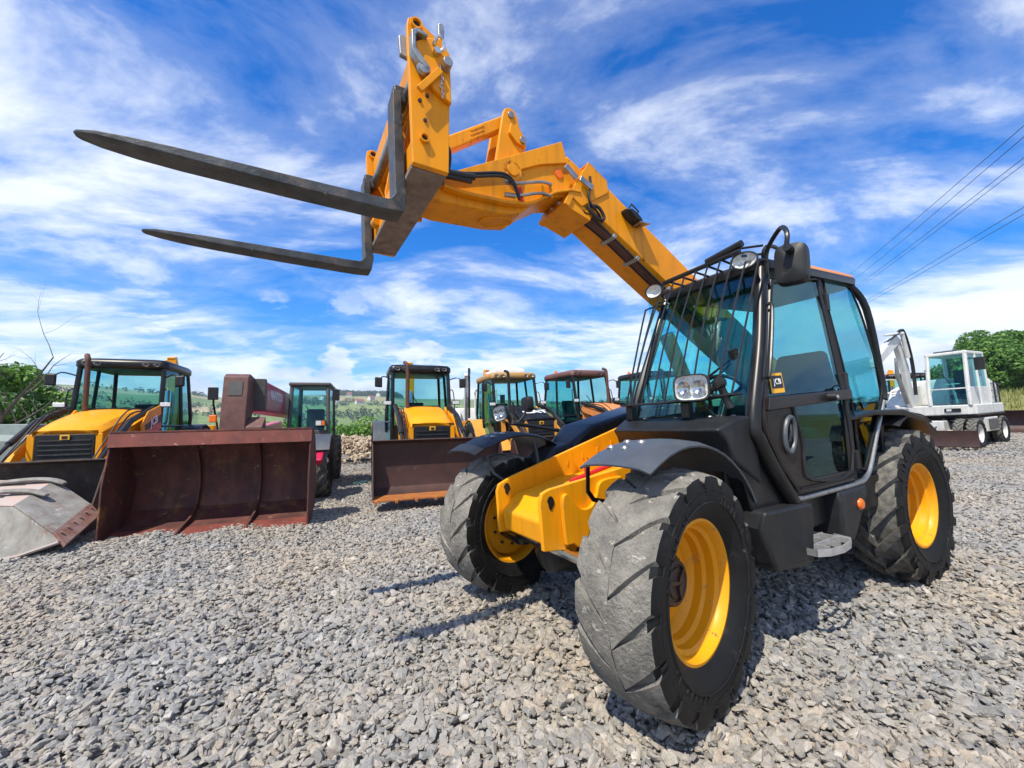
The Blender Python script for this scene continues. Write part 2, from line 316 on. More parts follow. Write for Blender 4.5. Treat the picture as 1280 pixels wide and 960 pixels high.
def hub_mesh(r, y0, y1, mat, bolts=10):
    b = MB(); b.lathe([(0, y1), (r * .62, y1), (r * .66, y1 - .008), (r * .74, y1 - .008), (r * .78, y1), (r * .95, y1 - .004), (r, y1 - .02), (r, y0), (0, y0)], 28)
    for k in range(bolts):
        a = 2 * PI * k / bolts; b.cyl((r * 1.18 * math.cos(a), y0 - .01, r * 1.18 * math.sin(a)), (r * 1.18 * math.cos(a), y0 + .028, r * 1.18 * math.sin(a)), .013, 6)
    for k in range(bolts):   # wheel nuts further out on the disc
        a = 2 * PI * (k + .5) / bolts; b.cyl((r * 1.62 * math.cos(a), y0 - .01, r * 1.62 * math.sin(a)), (r * 1.62 * math.cos(a), y0 + .022, r * 1.62 * math.sin(a)), .012, 6)
    for k in range(3):   # cast ribs on the cap
        a = 2 * PI * k / 3 + .3; d = Vector((math.cos(a), 0, math.sin(a)))
        b.box(Vector((0, y1 + .004, 0)) + d * r * .42, (r * .62, .016, .018), Matrix.Rotation(-a, 3, 'Y'))
    return b.mesh('hub', [mat], 30)
def wheel(parent, pos, side, steer, tm, rm, hm):
    e = empty('wheel', parent, pos, steer + (0 if side > 0 else PI))
    for nm, me in (('tyre', tm), ('rim', rm), ('hub', hm)):
        if me is None: continue
        o = bpy.data.objects.new(nm, me); COL.objects.link(o); o.parent = e
        if side < 0 and nm == 'tyre': o.scale = (-1, 1, 1)
        if nm == 'tyre': o.rotation_euler = (0, random.uniform(0, 6), 0)
    return e
# ================================================================== the telehandler
T = empty('telehandler')
tag(T, 'large yellow and black telescopic handler with raised boom and forks in the foreground', 'telehandler')
place(T, .422, 2.908, PI + R_(29.1))
fr_t = tyre_mesh(.564, .395, .322, 17, .030, .202, .135, .30, ['rubber', 'tread_worn'], worn=True, segs=72)
re_t = tyre_mesh(.608, .360, .322, 17, .048, .085, .070, .36, ['rubber', 'tread_lug'], segs=64)
rim_m = rim_mesh(.318, .130, -.06, 'rim_yellow', n=56)
hub_m = hub_mesh(.115, -.06, .035, 'brown_hub')
hub_r = hub_mesh(.10, -.06, .0, 'brown_hub')
ST = R_(11.8); kp = .80
for s in (1, -1):
    y = .872
    d = Vector((-math.sin(ST), math.cos(ST), 0)) * (y - kp)
    wheel(T, (d.x * s + .018, s * kp + d.y * s, .594), s, ST, fr_t, rim_m, hub_m).children[0].location.y = -.018
    wheel(T, (-2.75, s * y, .605), s, 0, re_t, rim_m, hub_r)
# ---- axles and belly
for x, z in ((0, .59), (-2.75, .605)):
    b = MB(); b.cyl((x, -.72, z), (x, .72, z), .095, 16); b.lathe([(.0, -.22), (.16, -.16), (.19, 0), (.16, .16), (0, .22)], 20, (x, -.05, z - .01), 'X')
    for s in (1, -1): b.cyl((x, s * .62, z - .14), (x, s * .62, z + .14), .07, 12); b.cyl((x, s * .60, z), (x, s * .80, z), .15, 20)
    b.build('axle', 'black_paint', T, .006)
b = MB(); b.cyl((.17, -.62, .60), (.17, .45, .60), .035, 10); b.cyl((.17, -.66, .60), (.17, -.40, .60), .022, 10); b.box((.17, -.68, .60), (.06, .06, .06)); b.build('steering_ram', 'chrome', T, .004)
b = MB(); b.xz([(-.05, .48), (-.05, .80), (-3.35, .86), (-3.45, .62), (-3.2, .46), (-.5, .40)], -.46, .14); b.build('belly_frame', 'black_paint', T, .012)
# ---- yellow front frame: two cheek plates and the bent cross body between them
def cheek(y0, y1, far):
    b = MB()
    pts = [(.335, .64), (.345, .93), (.325, .985), (.27, 1.005), (-.32, 1.075), (-.95, 1.20), (-.95, .62), (-.3, .60), (.12, .605), (.15, .62)]
    if far: pts = [(.335, .64), (.345, .93), (.325, .98), (.22, 1.025), (-.82, 1.315), (-1.5, 1.50), (-1.5, .7), (-.3, .62)]
    b.xz(pts, y0, y1); return b.build('side_plate', 'yellow', frame_e, .006)
frame_e = empty('front_frame', T)
cheek(.165, .20, False); cheek(-.41, -.375, True)
b = MB(); b.xz([(.30, .655), (.315, .80), (.20, .90), (-.20, .985), (-.9, 1.02), (-.9, .70), (.1, .64)], -.375, .165); b.build('cross_member', 'yellow', frame_e, .02, seg=3)
# pressed stiffener on the near plate with its wavy upper edge
b = MB()
pts = bez([(.19, 0, .66), (.20, 0, .80), (.20, 0, .935), (.165, 0, .97), (.125, 0, .93), (.06, 0, .865), (-.02, 0, .865), (-.07, 0, .93), (-.10, 0, 1.0), (-.16, 0, 1.025), (-.30, 0, 1.03)], 5)
b.ext([(q.x, .2025, q.z) for q in pts] + [(-.30, .2025, .63), (.10, .2025, .63), (.13, .2025, .66)], (0, .035, 0)); b.build('stiffener', 'yellow', frame_e, .008, seg=3)
for y in (.2015, -.374):   # slotted lifting eyes
    b = MB(); c = (.27, .915) if y > 0 else (.265, .935)
    pts = [(c[0] + .028 * math.cos(a) * (1 if math.sin(a) > 0 else .6), c[1] + (.05 if math.sin(a) > 0 else .035) * math.sin(a)) for a in np.linspace(0, 2 * PI, 14, False)]
    b.xz(pts, y, y + .003); b.build('lifting_slot', 'sticker_black', frame_e)
for k in range(5):
    b = MB(); b.box((-.30 - .16 * k, -.373, 1.085 + .04 * k), (.008, .012, .05)); b.build('weld_stub', 'yellow', frame_e)
b = MB(); b.tube([(.0, .06, 1.01), (-.16, .05, 1.04), (-.42, .02, 1.08)], .017, 8); b.cyl((-.14, .06, 1.03), (-.14, .06, 1.10), .015); b.build('red_hydraulic_block', 'red_paint', frame_e)
# ---- boom
bo = empty('boom', T)
BD = Vector((math.cos(R_(31.4)), 0, math.sin(R_(31.4)))); BN = Vector((-BD.z, 0, BD.x)); BT = Vector((-.39, 0, 3.43))   # top front corner of the outer section
def bp(s, d, y): q = BT + BD * s - BN * d; return Vector((q.x, y, q.z))      # s along the boom, d down from its top
b = MB(); ring = lambda s: [bp(s, 0, -.02), bp(s, 0, -.32), bp(s, .02, -.34), bp(s, .30, -.34), bp(s, .335, -.30), bp(s, .335, -.04), bp(s, .30, 0), bp(s, .02, 0)]
b.loft([ring(-3.05), ring(-.01)]); ob = b.build('outer_section', 'boom_yellow', bo, .006)
b = MB()   # collar plates round the mouth
b.ext([bp(.0, -.012, .012), bp(-.22, -.012, .012), bp(-.27, .06, .012), bp(-.12, .36, .012), bp(.02, .36, .012)], (0, -.011, 0))
b.ext([bp(.0, -.012, -.341), bp(-.22, -.012, -.341), bp(-.12, .36, -.341), bp(.02, .36, -.341)], (0, -.011, 0))
b.ext([bp(.0, -.012, .012), bp(-.22, -.012, .012), bp(-.22, -.012, -.352), bp(.0, -.012, -.352)], BN * .01)
b.build('collar', 'boom_yellow', ob, .004)
b = MB()   # wear-pad housing under the mouth
b.ext([bp(.02, .335, .0), bp(-.24, .335, .0), bp(-.24, .40, .0), bp(.02, .46, .0)], (0, -.34, 0)); b.ext([bp(.03, .31, .014), bp(.02, .46, .014), bp(-.03, .45, .014), bp(-.02, .30, .014)], (0, -.368, 0))
b.build('pad_housing', 'boom_yellow', ob, .006)
for y in (-.08, -.17, -.26):
    b = MB(); q = bp(.0, .405, y); b.cyl(q, q + BD * .04, .016, 10); b.build('bolt', 'steel_bare', ob)
# inner section mouth
b = MB(); ring = lambda s: [bp(s, .03, -.045), bp(s, .03, -.295), bp(s, .30, -.295), bp(s, .30, -.045)]; b.loft([ring(-.6), ring(.16)]); b.build('inner_section', 'boom_yellow', bo, .01)
# ---- nose (gooseneck)
NS = [(.80, 3.04), (-.165, 3.555), (-.20, 3.41), (-.30, 3.36), (-.36, 3.22), (-.28, 3.155), (-.06, 3.10), (.15, 2.975), (.24, 2.90), (.40, 2.875), (.80, 2.865), (.90, 2.88), (.93, 2.95)]
b = MB(); b.xz(NS, -.31, -.03); no = b.build('boom_nose', 'boom_yellow', bo, .014, seg=3)
b = MB()   # side doubler with the swept lower flange
lo = [(-.30, 3.165), (-.20, 3.155), (-.06, 3.105), (.13, 2.985), (.20, 2.955), (.36, 2.93), (.69, 2.925), (.82, 2.94)]
b.xz([(x, z + .022) for x, z in lo] + [(x, z) for x, z in lo[::-1]], -.03, .022); b.build('lower_flange', 'boom_yellow', no, .005)
b = MB(); b.xz([(.79, 3.052), (-.165, 3.562), (-.205, 3.41), (-.20, 3.395), (.05, 3.315), (.30, 3.19), (.80, 3.03)], -.031, -.008); b.build('upper_doubler', 'boom_yellow', no, .006)
b = MB(); b.xz([(.79, 3.052), (-.165, 3.562), (-.205, 3.41), (-.20, 3.395), (.05, 3.315), (.30, 3.19), (.80, 3.03)], -.332, -.309); b.build('upper_doubler', 'boom_yellow', no, .006)
b = MB(); b.lathe([(0, .0), (.045, .0), (.045, .012), (.0, .012)], 20, (.29, -.008, 3.205)); b.lathe([(0, 0), (.075, 0), (.075, -.02)], 20, (.29, -.008, 3.205)); b.build('pin_boss', 'boom_yellow', no, .004)
b = MB(); b.lathe([(0, .008), (.035, .008), (.04, 0), (.04, -.03)], 18, (-.13, -.029, 3.30)); b.build('plug', 'signal_orange', no)
b = MB(); b.tube([(.36 + .125 * math.cos(a), -.17 + .085 * math.sin(a), 2.884 - .02 * math.cos(a)) for a in np.linspace(0, 2 * PI, 29)], .012, 6); b.build('access_hole_rim', 'boom_yellow', no)
# link tower on the nose
for y in (-.10, -.275):
    b = MB(); pts = [(.40, 3.24), (.315, 3.66), (.295, 3.715), (.255, 3.735), (.21, 3.72), (.19, 3.68), (.175, 3.60), (.13, 3.51), (.125, 3.46), (.15, 3.41), (.20, 3.34)]
    b.xz(pts, y, y + .035); tb = b.build('tower_plate', 'boom_yellow', bo, .006)
    if y > -.2:
        for c in ((.248, 3.675), (.172, 3.485)):
            b = MB(); b.cyl((c[0], y - .25, c[1]), (c[0], y + (.048 if c[1] > 3.6 else .075), c[1]), .026, 14); b.build('pivot_pin', 'steel_bare', tb, .004)
        b = MB(); b.ext([(.28, y + .035, 3.52), (.26, y + .035, 3.60), (.14, y + .035, 3.52), (.15, y + .035, 3.44), (.22, y + .035, 3.46)], (0, .022, 0)); b.build('lug_plate', 'boom_yellow', tb, .004)
b = MB(); b.xz([(.245, 3.735), (.285, 3.60), (.93, 3.15), (.95, 3.26)], -.205, -.125)
tl = b.build('tilt_link', 'boom_yellow', bo, .014, seg=3)
for k in range(3):
    b = MB(); q = Vector((.50, -.124, 3.535 - .032 * k)); b.box(q, (.13, .008, .012), rot_y(R_(34))); b.build('raised_rib', 'boom_yellow', tl, .003)
b = MB(); b.tube([(.95, -.17, 3.0), (.45, -.17, 3.08), (.0, -.17, 3.3)], .05, 12); b.build('tilt_ram', 'chrome', bo)
# hoses on the nose side
for k, (dz, e) in enumerate(((0, 0), (-.022, .06))):
    b = MB(); b.tube(bez([(.80, .045, 3.02 + dz), (.62, .055, 3.06 + dz), (.42, .06, 3.11 + dz), (.33, .055, 3.08 + dz), (.27, .03, 2.99 + dz)], 6), .010, 8); b.build('hose', 'hose', no)
b = MB(); b.tube([(.86, .05, 3.01), (.62, .06, 3.03)], [.026, .022], 10); b.box((.74, .052, 3.0), (.2, .03, .035), rot_y(R_(2))); b.build('hose_sleeve', 'hose', no, .006)
for z, x0, x1 in ((3.08, .36, -.02), (2.99, .36, .0)):
    b = MB(); b.tube(bez([(x0, .02, z), (x0 - .10, .03, z + .015), (x1 + .1, .03, z + .07), (x1, .02, z + .08)], 5), .011, 8, 0); b.cyl((x0 + .02, .02, z), (x0 - .06, .025, z + .004), .017, 8); b.build('steel_pipe', 'steel_bare', no)
for x in (.24, .05, -.02): b = MB(); b.box((x, -.002, 3.03 + (.24 - x) * .35), (.02, .03, .11), rot_y(R_(10))); b.build('pipe_clip', 'red_paint' if x > .1 else 'boom_yellow', no, .002)
# work lamp pair at the collar
for c_, s_ in (((-.22, .012, 3.315), 38), ((-.345, .034, 3.245), 24)):
    b = MB(); b.box(c_, (.13, .016, .05), rot_y(R_(-s_))); b.build('deflector_plate', 'steel_bare', ob, .006)
b = MB(); q = [bp(-.06, .10, .03), bp(-.10, .16, .028), bp(-.12, .24, .028), bp(-.16, .29, .026), bp(-.28, .31, .02), bp(-.34, .33, .0)]; b.tube(bez(q, 4), .009, 8); b.build('lamp_cable', 'hose', ob)
# transport light bracket on the boom side
e = empty('side_lamp', ob); q = bp(-.55, .10, .0)
b = MB(); b.loft([[q + BD * .10 * math.cos(a) * k - BN * .03 * math.sin(a) * k + Vector((0, .05 * kk, 0)) for a in np.linspace(0, 2 * PI, 14, False)] for k, kk in ((1, 0), (1, 1), (.75, 1.8))]); b.build('lamp_shell', 'black_plastic', e, .004)
b = MB(); b.tube([q + BN * .02 + BD * .05, q + BN * .10 + BD * .06 + Vector((0, .04, 0)), q + BN * .10 - BD * .03 + Vector((0, .04, 0)), q + BN * .02 - BD * .03], .008, 8); b.build('lamp_guard', 'guard_black', e)
b = MB(); b.ext([bp(-.69, .06, .0), bp(-.71, .06, .09), bp(-.60, .13, .09), bp(-.6, .14, 0)], BN * .008); b.build('lamp_visor', 'steel_bare', e)
# hose bundle in the recess along the bottom of the boom
for k in range(5):
    y = -.01 - .022 * k; q = [bp(-.10, .335, y - .02), bp(-.16, .375, y + .005), bp(-.24, .352 + .004 * k, y), bp(-.45, .35, y), bp(-1.0, .348, y - .01), bp(-1.9, .348, y - .01)]
    b = MB(); b.tube(bez(q, 5), .010, 8); b.build('boom_hose', 'hose' if k in (0, 4) else 'manitou_brown', ob)
b = MB(); b.tube(bez([bp(-.18, .30, .012), bp(-.24, .27, .03), bp(-.32, .31, .035), bp(-.30, .35, .03), bp(-.2, .345, .02), bp(-.16, .31, .012)], 5), .013, 8); b.build('hose_loop', 'hose', ob)
for s in (-.5, -.78, -1.2): b = MB(); b.ext([bp(s, .337, .02), bp(s, .337, -.14), bp(s, .37, -.14), bp(s, .37, .02)], BD * .03); b.build('hose_clip', 'steel_bare', ob, .002)
# lift ram under the boom and the rear tower that carries the pivot
b = MB(); b.cyl((-1.9, -.17, 1.05), (-1.35, -.17, 2.15), .065, 16); b.build('lift_ram', 'boom_yellow', T); b = MB()
b.xz([(-2.3, .8), (-2.55, 1.5), (-2.85, 1.78), (-3.1, 1.78), (-3.3, 1.5), (-3.35, .8)], -.42, -.36); b.xz([(-2.3, .8), (-2.55, 1.5), (-2.85, 1.78), (-3.1, 1.78), (-3.3, 1.5), (-3.35, .8)], .02, .07)
b.b2(-3.4, -3.0, -.9, .9, .55, 1.15); b.build('rear_tower', 'yellow', T, .01)
b = MB(); b.cyl((-2.97, -.46, 1.62), (-2.97, .11, 1.62), .05, 16); b.build('boom_pivot', 'steel_bare', T)
# ---- fork carriage
ca = empty('fork_carriage', T)
def endplate(y0, y1, near):
    b = MB(); pts = [(.955, 2.745), (1.145, 2.755), (1.150, 3.24), (1.155, 3.50), (1.148, 3.545), (1.12, 3.562), (1.085, 3.55), (.985, 3.49), (.93, 3.39), (.935, 3.14)]
    b.xz(pts, y0, y1); pl = b.build('end_plate', 'boom_yellow', ca, .005); yy = y1 if near else y1
    for c, r in (((1.108, 3.517), .030), ((1.085, 2.895), .024)):
        b = MB(); b.lathe([(r, .0), (r, .02), (r * .72, .02), (r * .70, -.0)], 18, (c[0], yy, c[1])); b.build('bush', 'boom_yellow', pl)
        b = MB(); b.lathe([(r * .7, .004), (0, .004)], 18, (c[0], yy, c[1])); b.build('bush_bore', 'sticker_black', pl)
    return pl
ne = endplate(.415, .45, True); endplate(-.75, -.715, False)
b = MB(); b.b2(.955, 1.145, -.714, .414, 2.742, 2.775); b.build('bottom_bar', 'carriage_bottom', ca, .006)
b = MB(); b.b2(1.075, 1.13, -.714, .414, 2.80, 2.93); b.b2(.97, 1.0, -.714, .414, 2.80, 3.36); b.build('lower_rail', 'boom_yellow', ca, .008)
b = MB(); b.cyl((1.105, -.714, 3.26), (1.105, .414, 3.26), .03, 14); b.build('fork_shaft', 'steel_bare', ca)
b = MB(); b.xz([(1.02, 3.30), (1.10, 3.34), (1.11, 3.46), (1.0, 3.44)], -.714, .414); b.build('top_rail', 'boom_yellow', ca, .008)
for y in (-.30, -.05, .18):
    b = MB(); b.xz([(.97, 2.80), (1.11, 2.80), (1.12, 3.0), (1.06, 3.30), (.97, 3.36)], y, y + .025); b.build('gusset', 'boom_yellow', ca, .005)
b = MB(); b.cyl((.90, -.32, 2.95), (.90, .0, 2.95), .035, 14); b.xz([(.86, 2.86), (.99, 2.84), (.99, 3.42), (.93, 3.40), (.86, 3.0)], -.345, -.32); b.xz([(.86, 2.86), (.99, 2.84), (.99, 3.42), (.93, 3.40), (.86, 3.0)], -.02, .005); b.build('mount_bracket', 'boom_yellow', ca, .006)
# locking lever, hook plate and chain on the near end plate
b = MB(); b.xz([(1.148, 3.33), (1.148, 3.43), (1.12, 3.455), (1.06, 3.44), (1.065, 3.425), (1.115, 3.43), (1.125, 3.41), (1.125, 3.34), (1.09, 3.30), (1.06, 3.26), (1.08, 3.25), (1.12, 3.28)], .45, .505); b.build('hook_plate', 'steel_bare', ne, .006)
b = MB(); b.xz([(1.07, 3.44), (1.12, 3.40), (1.12, 3.32), (1.03, 3.17), (.935, 3.12), (.935, 3.40), (.98, 3.475)], .4505, .478); b.build('doubler_plate', 'boom_yellow', ne, .006)
b = MB(); b.box((1.055, .49, 3.20), (.035, .022, .19), rot_y(R_(-38))); b.build('latch_bar', 'boom_yellow', ne, .004)
b = MB(); b.lathe([(0, .025), (.03, .02), (.036, 0)], 16, (1.085, .478, 3.255)); b.build('latch_pivot', 'steel_bare', ne)
b = MB(); b.tube(bez([(1.025, .48, 3.42), (1.01, .51, 3.445), (.985, .51, 3.44), (.98, .50, 3.40), (1.0, .49, 3.375)], 5), .009, 8); b.cyl((1.015, .478, 3.37), (1.015, .51, 3.37), .018, 10); b.build('snap_hook', 'chrome', ne)
b = MB(); b.cyl((.965, .478, 3.31), (.965, .53, 3.31), .026, 12); b.cyl((.955, .5, 3.35), (.955, .5, 3.30), .012, 8); b.build('lock_pin', 'steel_bare', ne, .004)
for k in range(13):
    b = MB(); c = Vector((.99 + .006 * math.sin(k), .487, 3.30 - .0135 * k)); a = (k % 2) * PI / 2
    b.tube([c + Vector((math.cos(a) * .006 * math.cos(t), math.sin(a) * .006 * math.cos(t), .010 * math.sin(t))) for t in np.linspace(0, 2 * PI, 9)], .0022, 5); b.build('chain_link', 'chrome', ne)
for c in ((1.10, 3.10), (1.075, 3.0), (1.06, 3.14)): b = MB(); b.lathe([(0, .008), (.009, .008), (.012, 0)], 8, (c[0], .45, c[1])); b.build('bolt', 'brown_hub', ne)
b = MB(); b.xz([(.935, 3.30), (.968, 3.30), (.968, 3.625), (.960, 3.64), (.943, 3.64), (.935, 3.625)], .395, .410); b.build('latch_handle', 'steel_bare', ca, .003)
b = MB(); b.xz([(1.13, 3.35), (1.185, 3.36), (1.19, 3.46), (1.17, 3.475), (1.13, 3.46)], .385, .413); b.build('fork_stop', 'steel_bare', ca, .006)
for y in (.10, -.5):
    b = MB(); b.box((1.13, y, 2.93), (.05, .09, .16)); b.cyl((1.14, y - .03, 2.88), (1.14, y + .07, 2.86), .032, 12); b.build('fork_roller', 'boom_yellow' if y < 0 else 'steel_bare', ca, .006)
b = MB(); b.tube(bez([(.94, .36, 2.98), (.92, .38, 2.92), (.93, .38, 2.82), (.97, .35, 2.76), (.9, .2, 2.84), (.84, .06, 3.0)], 5), .011, 8); b.build('carriage_hose', 'hose', ca)
# fork tines
for y0 in (.17, -.73):
    b = MB(); y1 = y0 + .13; secs = []
    prof = [(1.175, 3.25, .0, .045), (1.175, 3.0, .0, .05), (1.172, 2.72, 0, .055), (1.168, 2.66, .0, .06)]
    rings = []
    for x, z, _, th in prof: rings.append([(x - th / 2, y0, z), (x + th / 2, y0, z), (x + th / 2, y1, z), (x - th / 2, y1, z)])
    rings.append([(1.155, y0, 2.565), (1.215, y0, 2.635), (1.215, y1, 2.635), (1.155, y1, 2.565)])
    for x, zt, th, wd in ((1.235, 2.622, .060, 1), (1.30, 2.622, .058, 1), (1.7, 2.634, .05, 1), (2.1, 2.647, .038, 1), (2.25, 2.651, .030, .92), (2.36, 2.653, .020, .74), (2.415, 2.652, .013, .42), (2.428, 2.651, .010, .2)):
        c = (y0 + y1) / 2; hw = (y1 - y0) / 2 * wd
        rings.append([(x, c - hw, zt - th), (x, c - hw, zt), (x, c + hw, zt), (x, c + hw, zt - th)])
    b.loft(rings); ti = b.build('fork_tine', 'steel_fork', T, .006)
    b = MB(); b.box((1.15, (y0 + y1) / 2, 3.25), (.075, .09, .10)); b.build('fork_eye', 'steel_fork', ti, .012)
# ---- cab
def ys(z): return .968 - (.095 * max(0, z - 1.5) / .85 if z > 1.5 else .0)
def sp(x, z, off=0.): return Vector((x, ys(z) + off, z))
cab = empty('cab', T)
b = MB(); b.tube(bez([sp(-1.10, 2.37, -.02), sp(-.89, 1.86, -.015), (-.665, .955, 1.38), (-.69, .962, 1.25), (-.80, .965, 1.08), (-.97, .965, .87)], 5), .042, 12)
b.build('front_pillar', 'black_paint', cab)
b = MB(); b.tube(bez([(-1.12, .08, 2.42), (-.90, .07, 1.98), (-.64, .06, 1.45), (-.62, .06, 1.2)], 5), .036, 10); b.build('front_pillar', 'black_paint', cab)
b = MB(); b.tube(bez([(-2.32, .86, 2.42), (-2.41, .93, 2.2), (-2.45, .955, 1.6), (-2.42, .96, 1.46)], 5), .026, 10); b.build('rear_pillar', 'black_paint', cab); b = MB(); b.tube(bez([(-2.32, .10, 2.44), (-2.42, .08, 2.2), (-2.46, .06, 1.4)], 4), .03, 8); b.build('rear_pillar', 'black_paint', cab)
b = MB(); b.tube(bez([sp(-1.79, .90, -.02), sp(-1.80, 1.5, -.02), sp(-1.845, 2.40, -.02)], 4), .03, 8); b.build('middle_pillar', 'black_paint', cab)
b = MB(); b.tube(bez([(-1.0, .975, .882), (-1.4, .98, .884), (-1.80, .98, .89), (-1.93, .978, .92), (-2.03, .975, 1.0), (-2.20, .972, 1.22), (-2.40, .966, 1.45)], 6), .017, 10); b.build('sill_tube', 'steel_bare', cab)
b = MB(); b.b2(-2.35, -.66, .05, .93, .66, .90); b.b2(-.66, -.50, .1, .86, .9, 1.2); b.build('cab_floor', 'black_paint', cab, .02)
b = MB(); b.b2(-2.44, -.66, .035, .075, .90, 1.48); b.b2(-2.46, -2.40, .08, .93, .90, 1.45); b.build('lower_wall', 'black_paint', cab, .008)
b = MB(); b.loft([[(-.42, .09, 1.27), (-.42, .95, 1.27), (-.36, .93, 1.335), (-.36, .11, 1.335)], [(-.46, .08, 1.15), (-.46, .96, 1.15), (-.52, .965, 1.405), (-.52, .07, 1.405)], [(-.70, .07, 1.0), (-.70, .95, 1.0), (-.70, .955, 1.40), (-.70, .07, 1.40)]])
b.build('cowl', 'black_plastic', cab, .02, seg=3)
b = MB(); b.ext([(-.46, .94, 1.30), (-.64, .94, 1.36), (-.72, .94, 1.2), (-.95, .94, .86), (-.95, .94, .62), (-.75, .94, .62), (-.60, .94, .85)], (0, -.5, 0)); b.build('wheel_arch_panel', 'black_paint', cab, .012)
# windscreen with a gentle bow
def grid_pane(c00, c10, c11, c01, bow, nu=8, nv=8, th=.006):
    b = MB(); c = [Vector(q) for q in (c00, c10, c11, c01)]; n = (c[1] - c[0]).cross(c[3] - c[0]).normalized(); V = []
    for off in (0, th):
        for i in range(nu + 1):
            for j in range(nv + 1):
                u, v = i / nu, j / nv; q = c[0].lerp(c[1], u).lerp(c[3].lerp(c[2], u), v); V.append(q + n * (bow * math.sin(PI * u) * (.4 + .6 * math.sin(PI * v)) + off))
    fs = []; m = (nu + 1) * (nv + 1)
    for o in (0, m):
        for i in range(nu):
            for j in range(nv): a = o + i * (nv + 1) + j; fs.append((a, a + nv + 1, a + nv + 2, a + 1))
    return b.add(V, fs)
grid_pane((-.63, .09, 1.41), (-.63, .93, 1.41), (-1.085, .87, 2.35), (-1.10, .095, 2.40), .05).build('windscreen', 'cab_glass', cab)
b = MB(); b.b2(-2.40, -.9, .052, .058, 1.48, 2.40); b.build('right_window', 'cab_glass', cab)
b = MB(); b.ext([(-2.44, .1, 1.47), (-2.44, .93, 1.47), (-2.36, .86, 2.38), (-2.36, .12, 2.38)], (-.006, 0, 0)); b.build('rear_window', 'cab_glass', cab)
def side_pane(name, pts, mat, parent, off=.0, th=.006):
    b = MB(); b.ext([sp(x, z, off) for x, z in pts], (0, th, 0)); return b.build(name, mat, parent)
side_pane('quarter_window', [(-1.86, .98), (-1.93, .965), (-2.02, 1.06), (-2.19, 1.27), (-2.40, 1.52), (-2.425, 1.7), (-2.40, 2.1), (-2.35, 2.30), (-2.28, 2.395), (-1.875, 2.385), (-1.835, 1.5)], 'cab_glass_dark', cab)
# door
do = empty('door', cab)
outer = [(-1.14, 2.285), (-.93, 1.83), (-.735, 1.40), (-.76, 1.28), (-.87, 1.10), (-1.03, .925), (-1.72, .925), (-1.755, 1.5), (-1.80, 2.385)]
b = MB(); b.tube([sp(x, z) for x, z in outer] + [sp(*outer[0])], .022, 8); b.build('door_frame', 'door_bronze', do)
b = MB(); b.ext([sp(-.745, 1.425, -.01), sp(-1.80, 1.475, -.01), sp(-1.80, 1.545, -.01), sp(-.77, 1.50, -.01)], (0, .05, 0)); br = b.build('door_rail', 'door_bronze', do, .008)
b = MB(); b.lathe([(0, .05), (.022, .05), (.026, .03), (.03, 0)], 16, (-1.46, 1.005, 1.492)); b.build('door_stay_knob', 'black_plastic', br); b = MB(); b.lathe([(0, .054), (.012, .054), (.014, .045)], 12, (-1.46, 1.005, 1.492)); b.build('lock_cap', 'chrome', br)
side_pane('upper_window', [(-.79, 1.505), (-1.775, 1.55), (-1.815, 2.365), (-1.15, 2.26), (-.95, 1.85)], 'cab_glass_dark', do)
side_pane('lower_window', [(-1.03, 1.44), (-1.05, 1.36), (-1.09, 1.26), (-1.10, 1.17), (-1.09, 1.08), (-1.15, .985), (-1.69, .985), (-1.715, 1.47)], 'cab_glass_dark', do)
lowp = [(-.75, 1.425), (-1.03, 1.44), (-1.05, 1.36), (-1.09, 1.26), (-1.10, 1.17), (-1.09, 1.08), (-1.15, .985), (-1.69, .985), (-1.70, .93), (-1.03, .93), (-.87, 1.10), (-.76, 1.28)]
b = MB(); b.ext([sp(x, z, -.005) for x, z in lowp], (0, .026, 0)); b.build('lower_panel', 'door_bronze', do, .006)
b = MB(); b.tube(bez([sp(-1.03, 1.44, .024), sp(-1.05, 1.36, .024), sp(-1.09, 1.26, .024), sp(-1.10, 1.17, .024), sp(-1.09, 1.08, .024), sp(-1.15, .985, .024), sp(-1.69, .985, .024), sp(-1.715, 1.47, .024)], 3), .011, 6); b.build('window_seal', 'black_plastic', do)
b = MB(); R1 = [sp(-.955 + .055 * math.cos(a) - .02 * math.sin(a), 1.275 + .105 * math.sin(a), .03) for a in np.linspace(0, 2 * PI, 25)]; b.tube(R1, .014, 8); hn = b.build('handle_surround', 'grey_plastic', do)
b = MB(); b.ext([sp(-.955 + .045 * math.cos(a) - .02 * math.sin(a), 1.275 + .09 * math.sin(a), .022) for a in np.linspace(0, 2 * PI, 20, False)], (0, .003, 0)); b.build('handle_recess', 'sticker_black', do)
b = MB(); b.tube([sp(-.94, 1.23, .03), sp(-.955, 1.28, .04), sp(-.975, 1.33, .03)], .012, 8, flat=.7); b.build('door_handle', 'black_plastic', do)
for z in (2.20, 1.60, 1.05):
    b = MB(); b.box(sp(-1.815 if z > 2 else -1.79, z, .012), (.05, .04, .13)); b.build('hinge', 'black_plastic', do, .006)
b = MB(); b.ext([sp(-.845, 1.525, .012), sp(-.99, 1.532, .012), sp(-.995, 1.655, .012), sp(-.855, 1.648, .012)], (0, .002, 0)); st = b.build('sticker', 'sticker_yellow', do)
b = MB(); b.ext([sp(-.858, 1.555, .0145), sp(-.982, 1.561, .0145), sp(-.985, 1.638, .0145), sp(-.866, 1.632, .0145)], (0, .001, 0)); b.build('sticker_panel', 'sticker_black', st)
text('sticker_lettering', 'JCB', st, .050, sp(-.922, 1.597, .0165), (-1, 0, .06), (0, -.1, 1), 'sticker_white', .1, .0004, sp_=1.12)
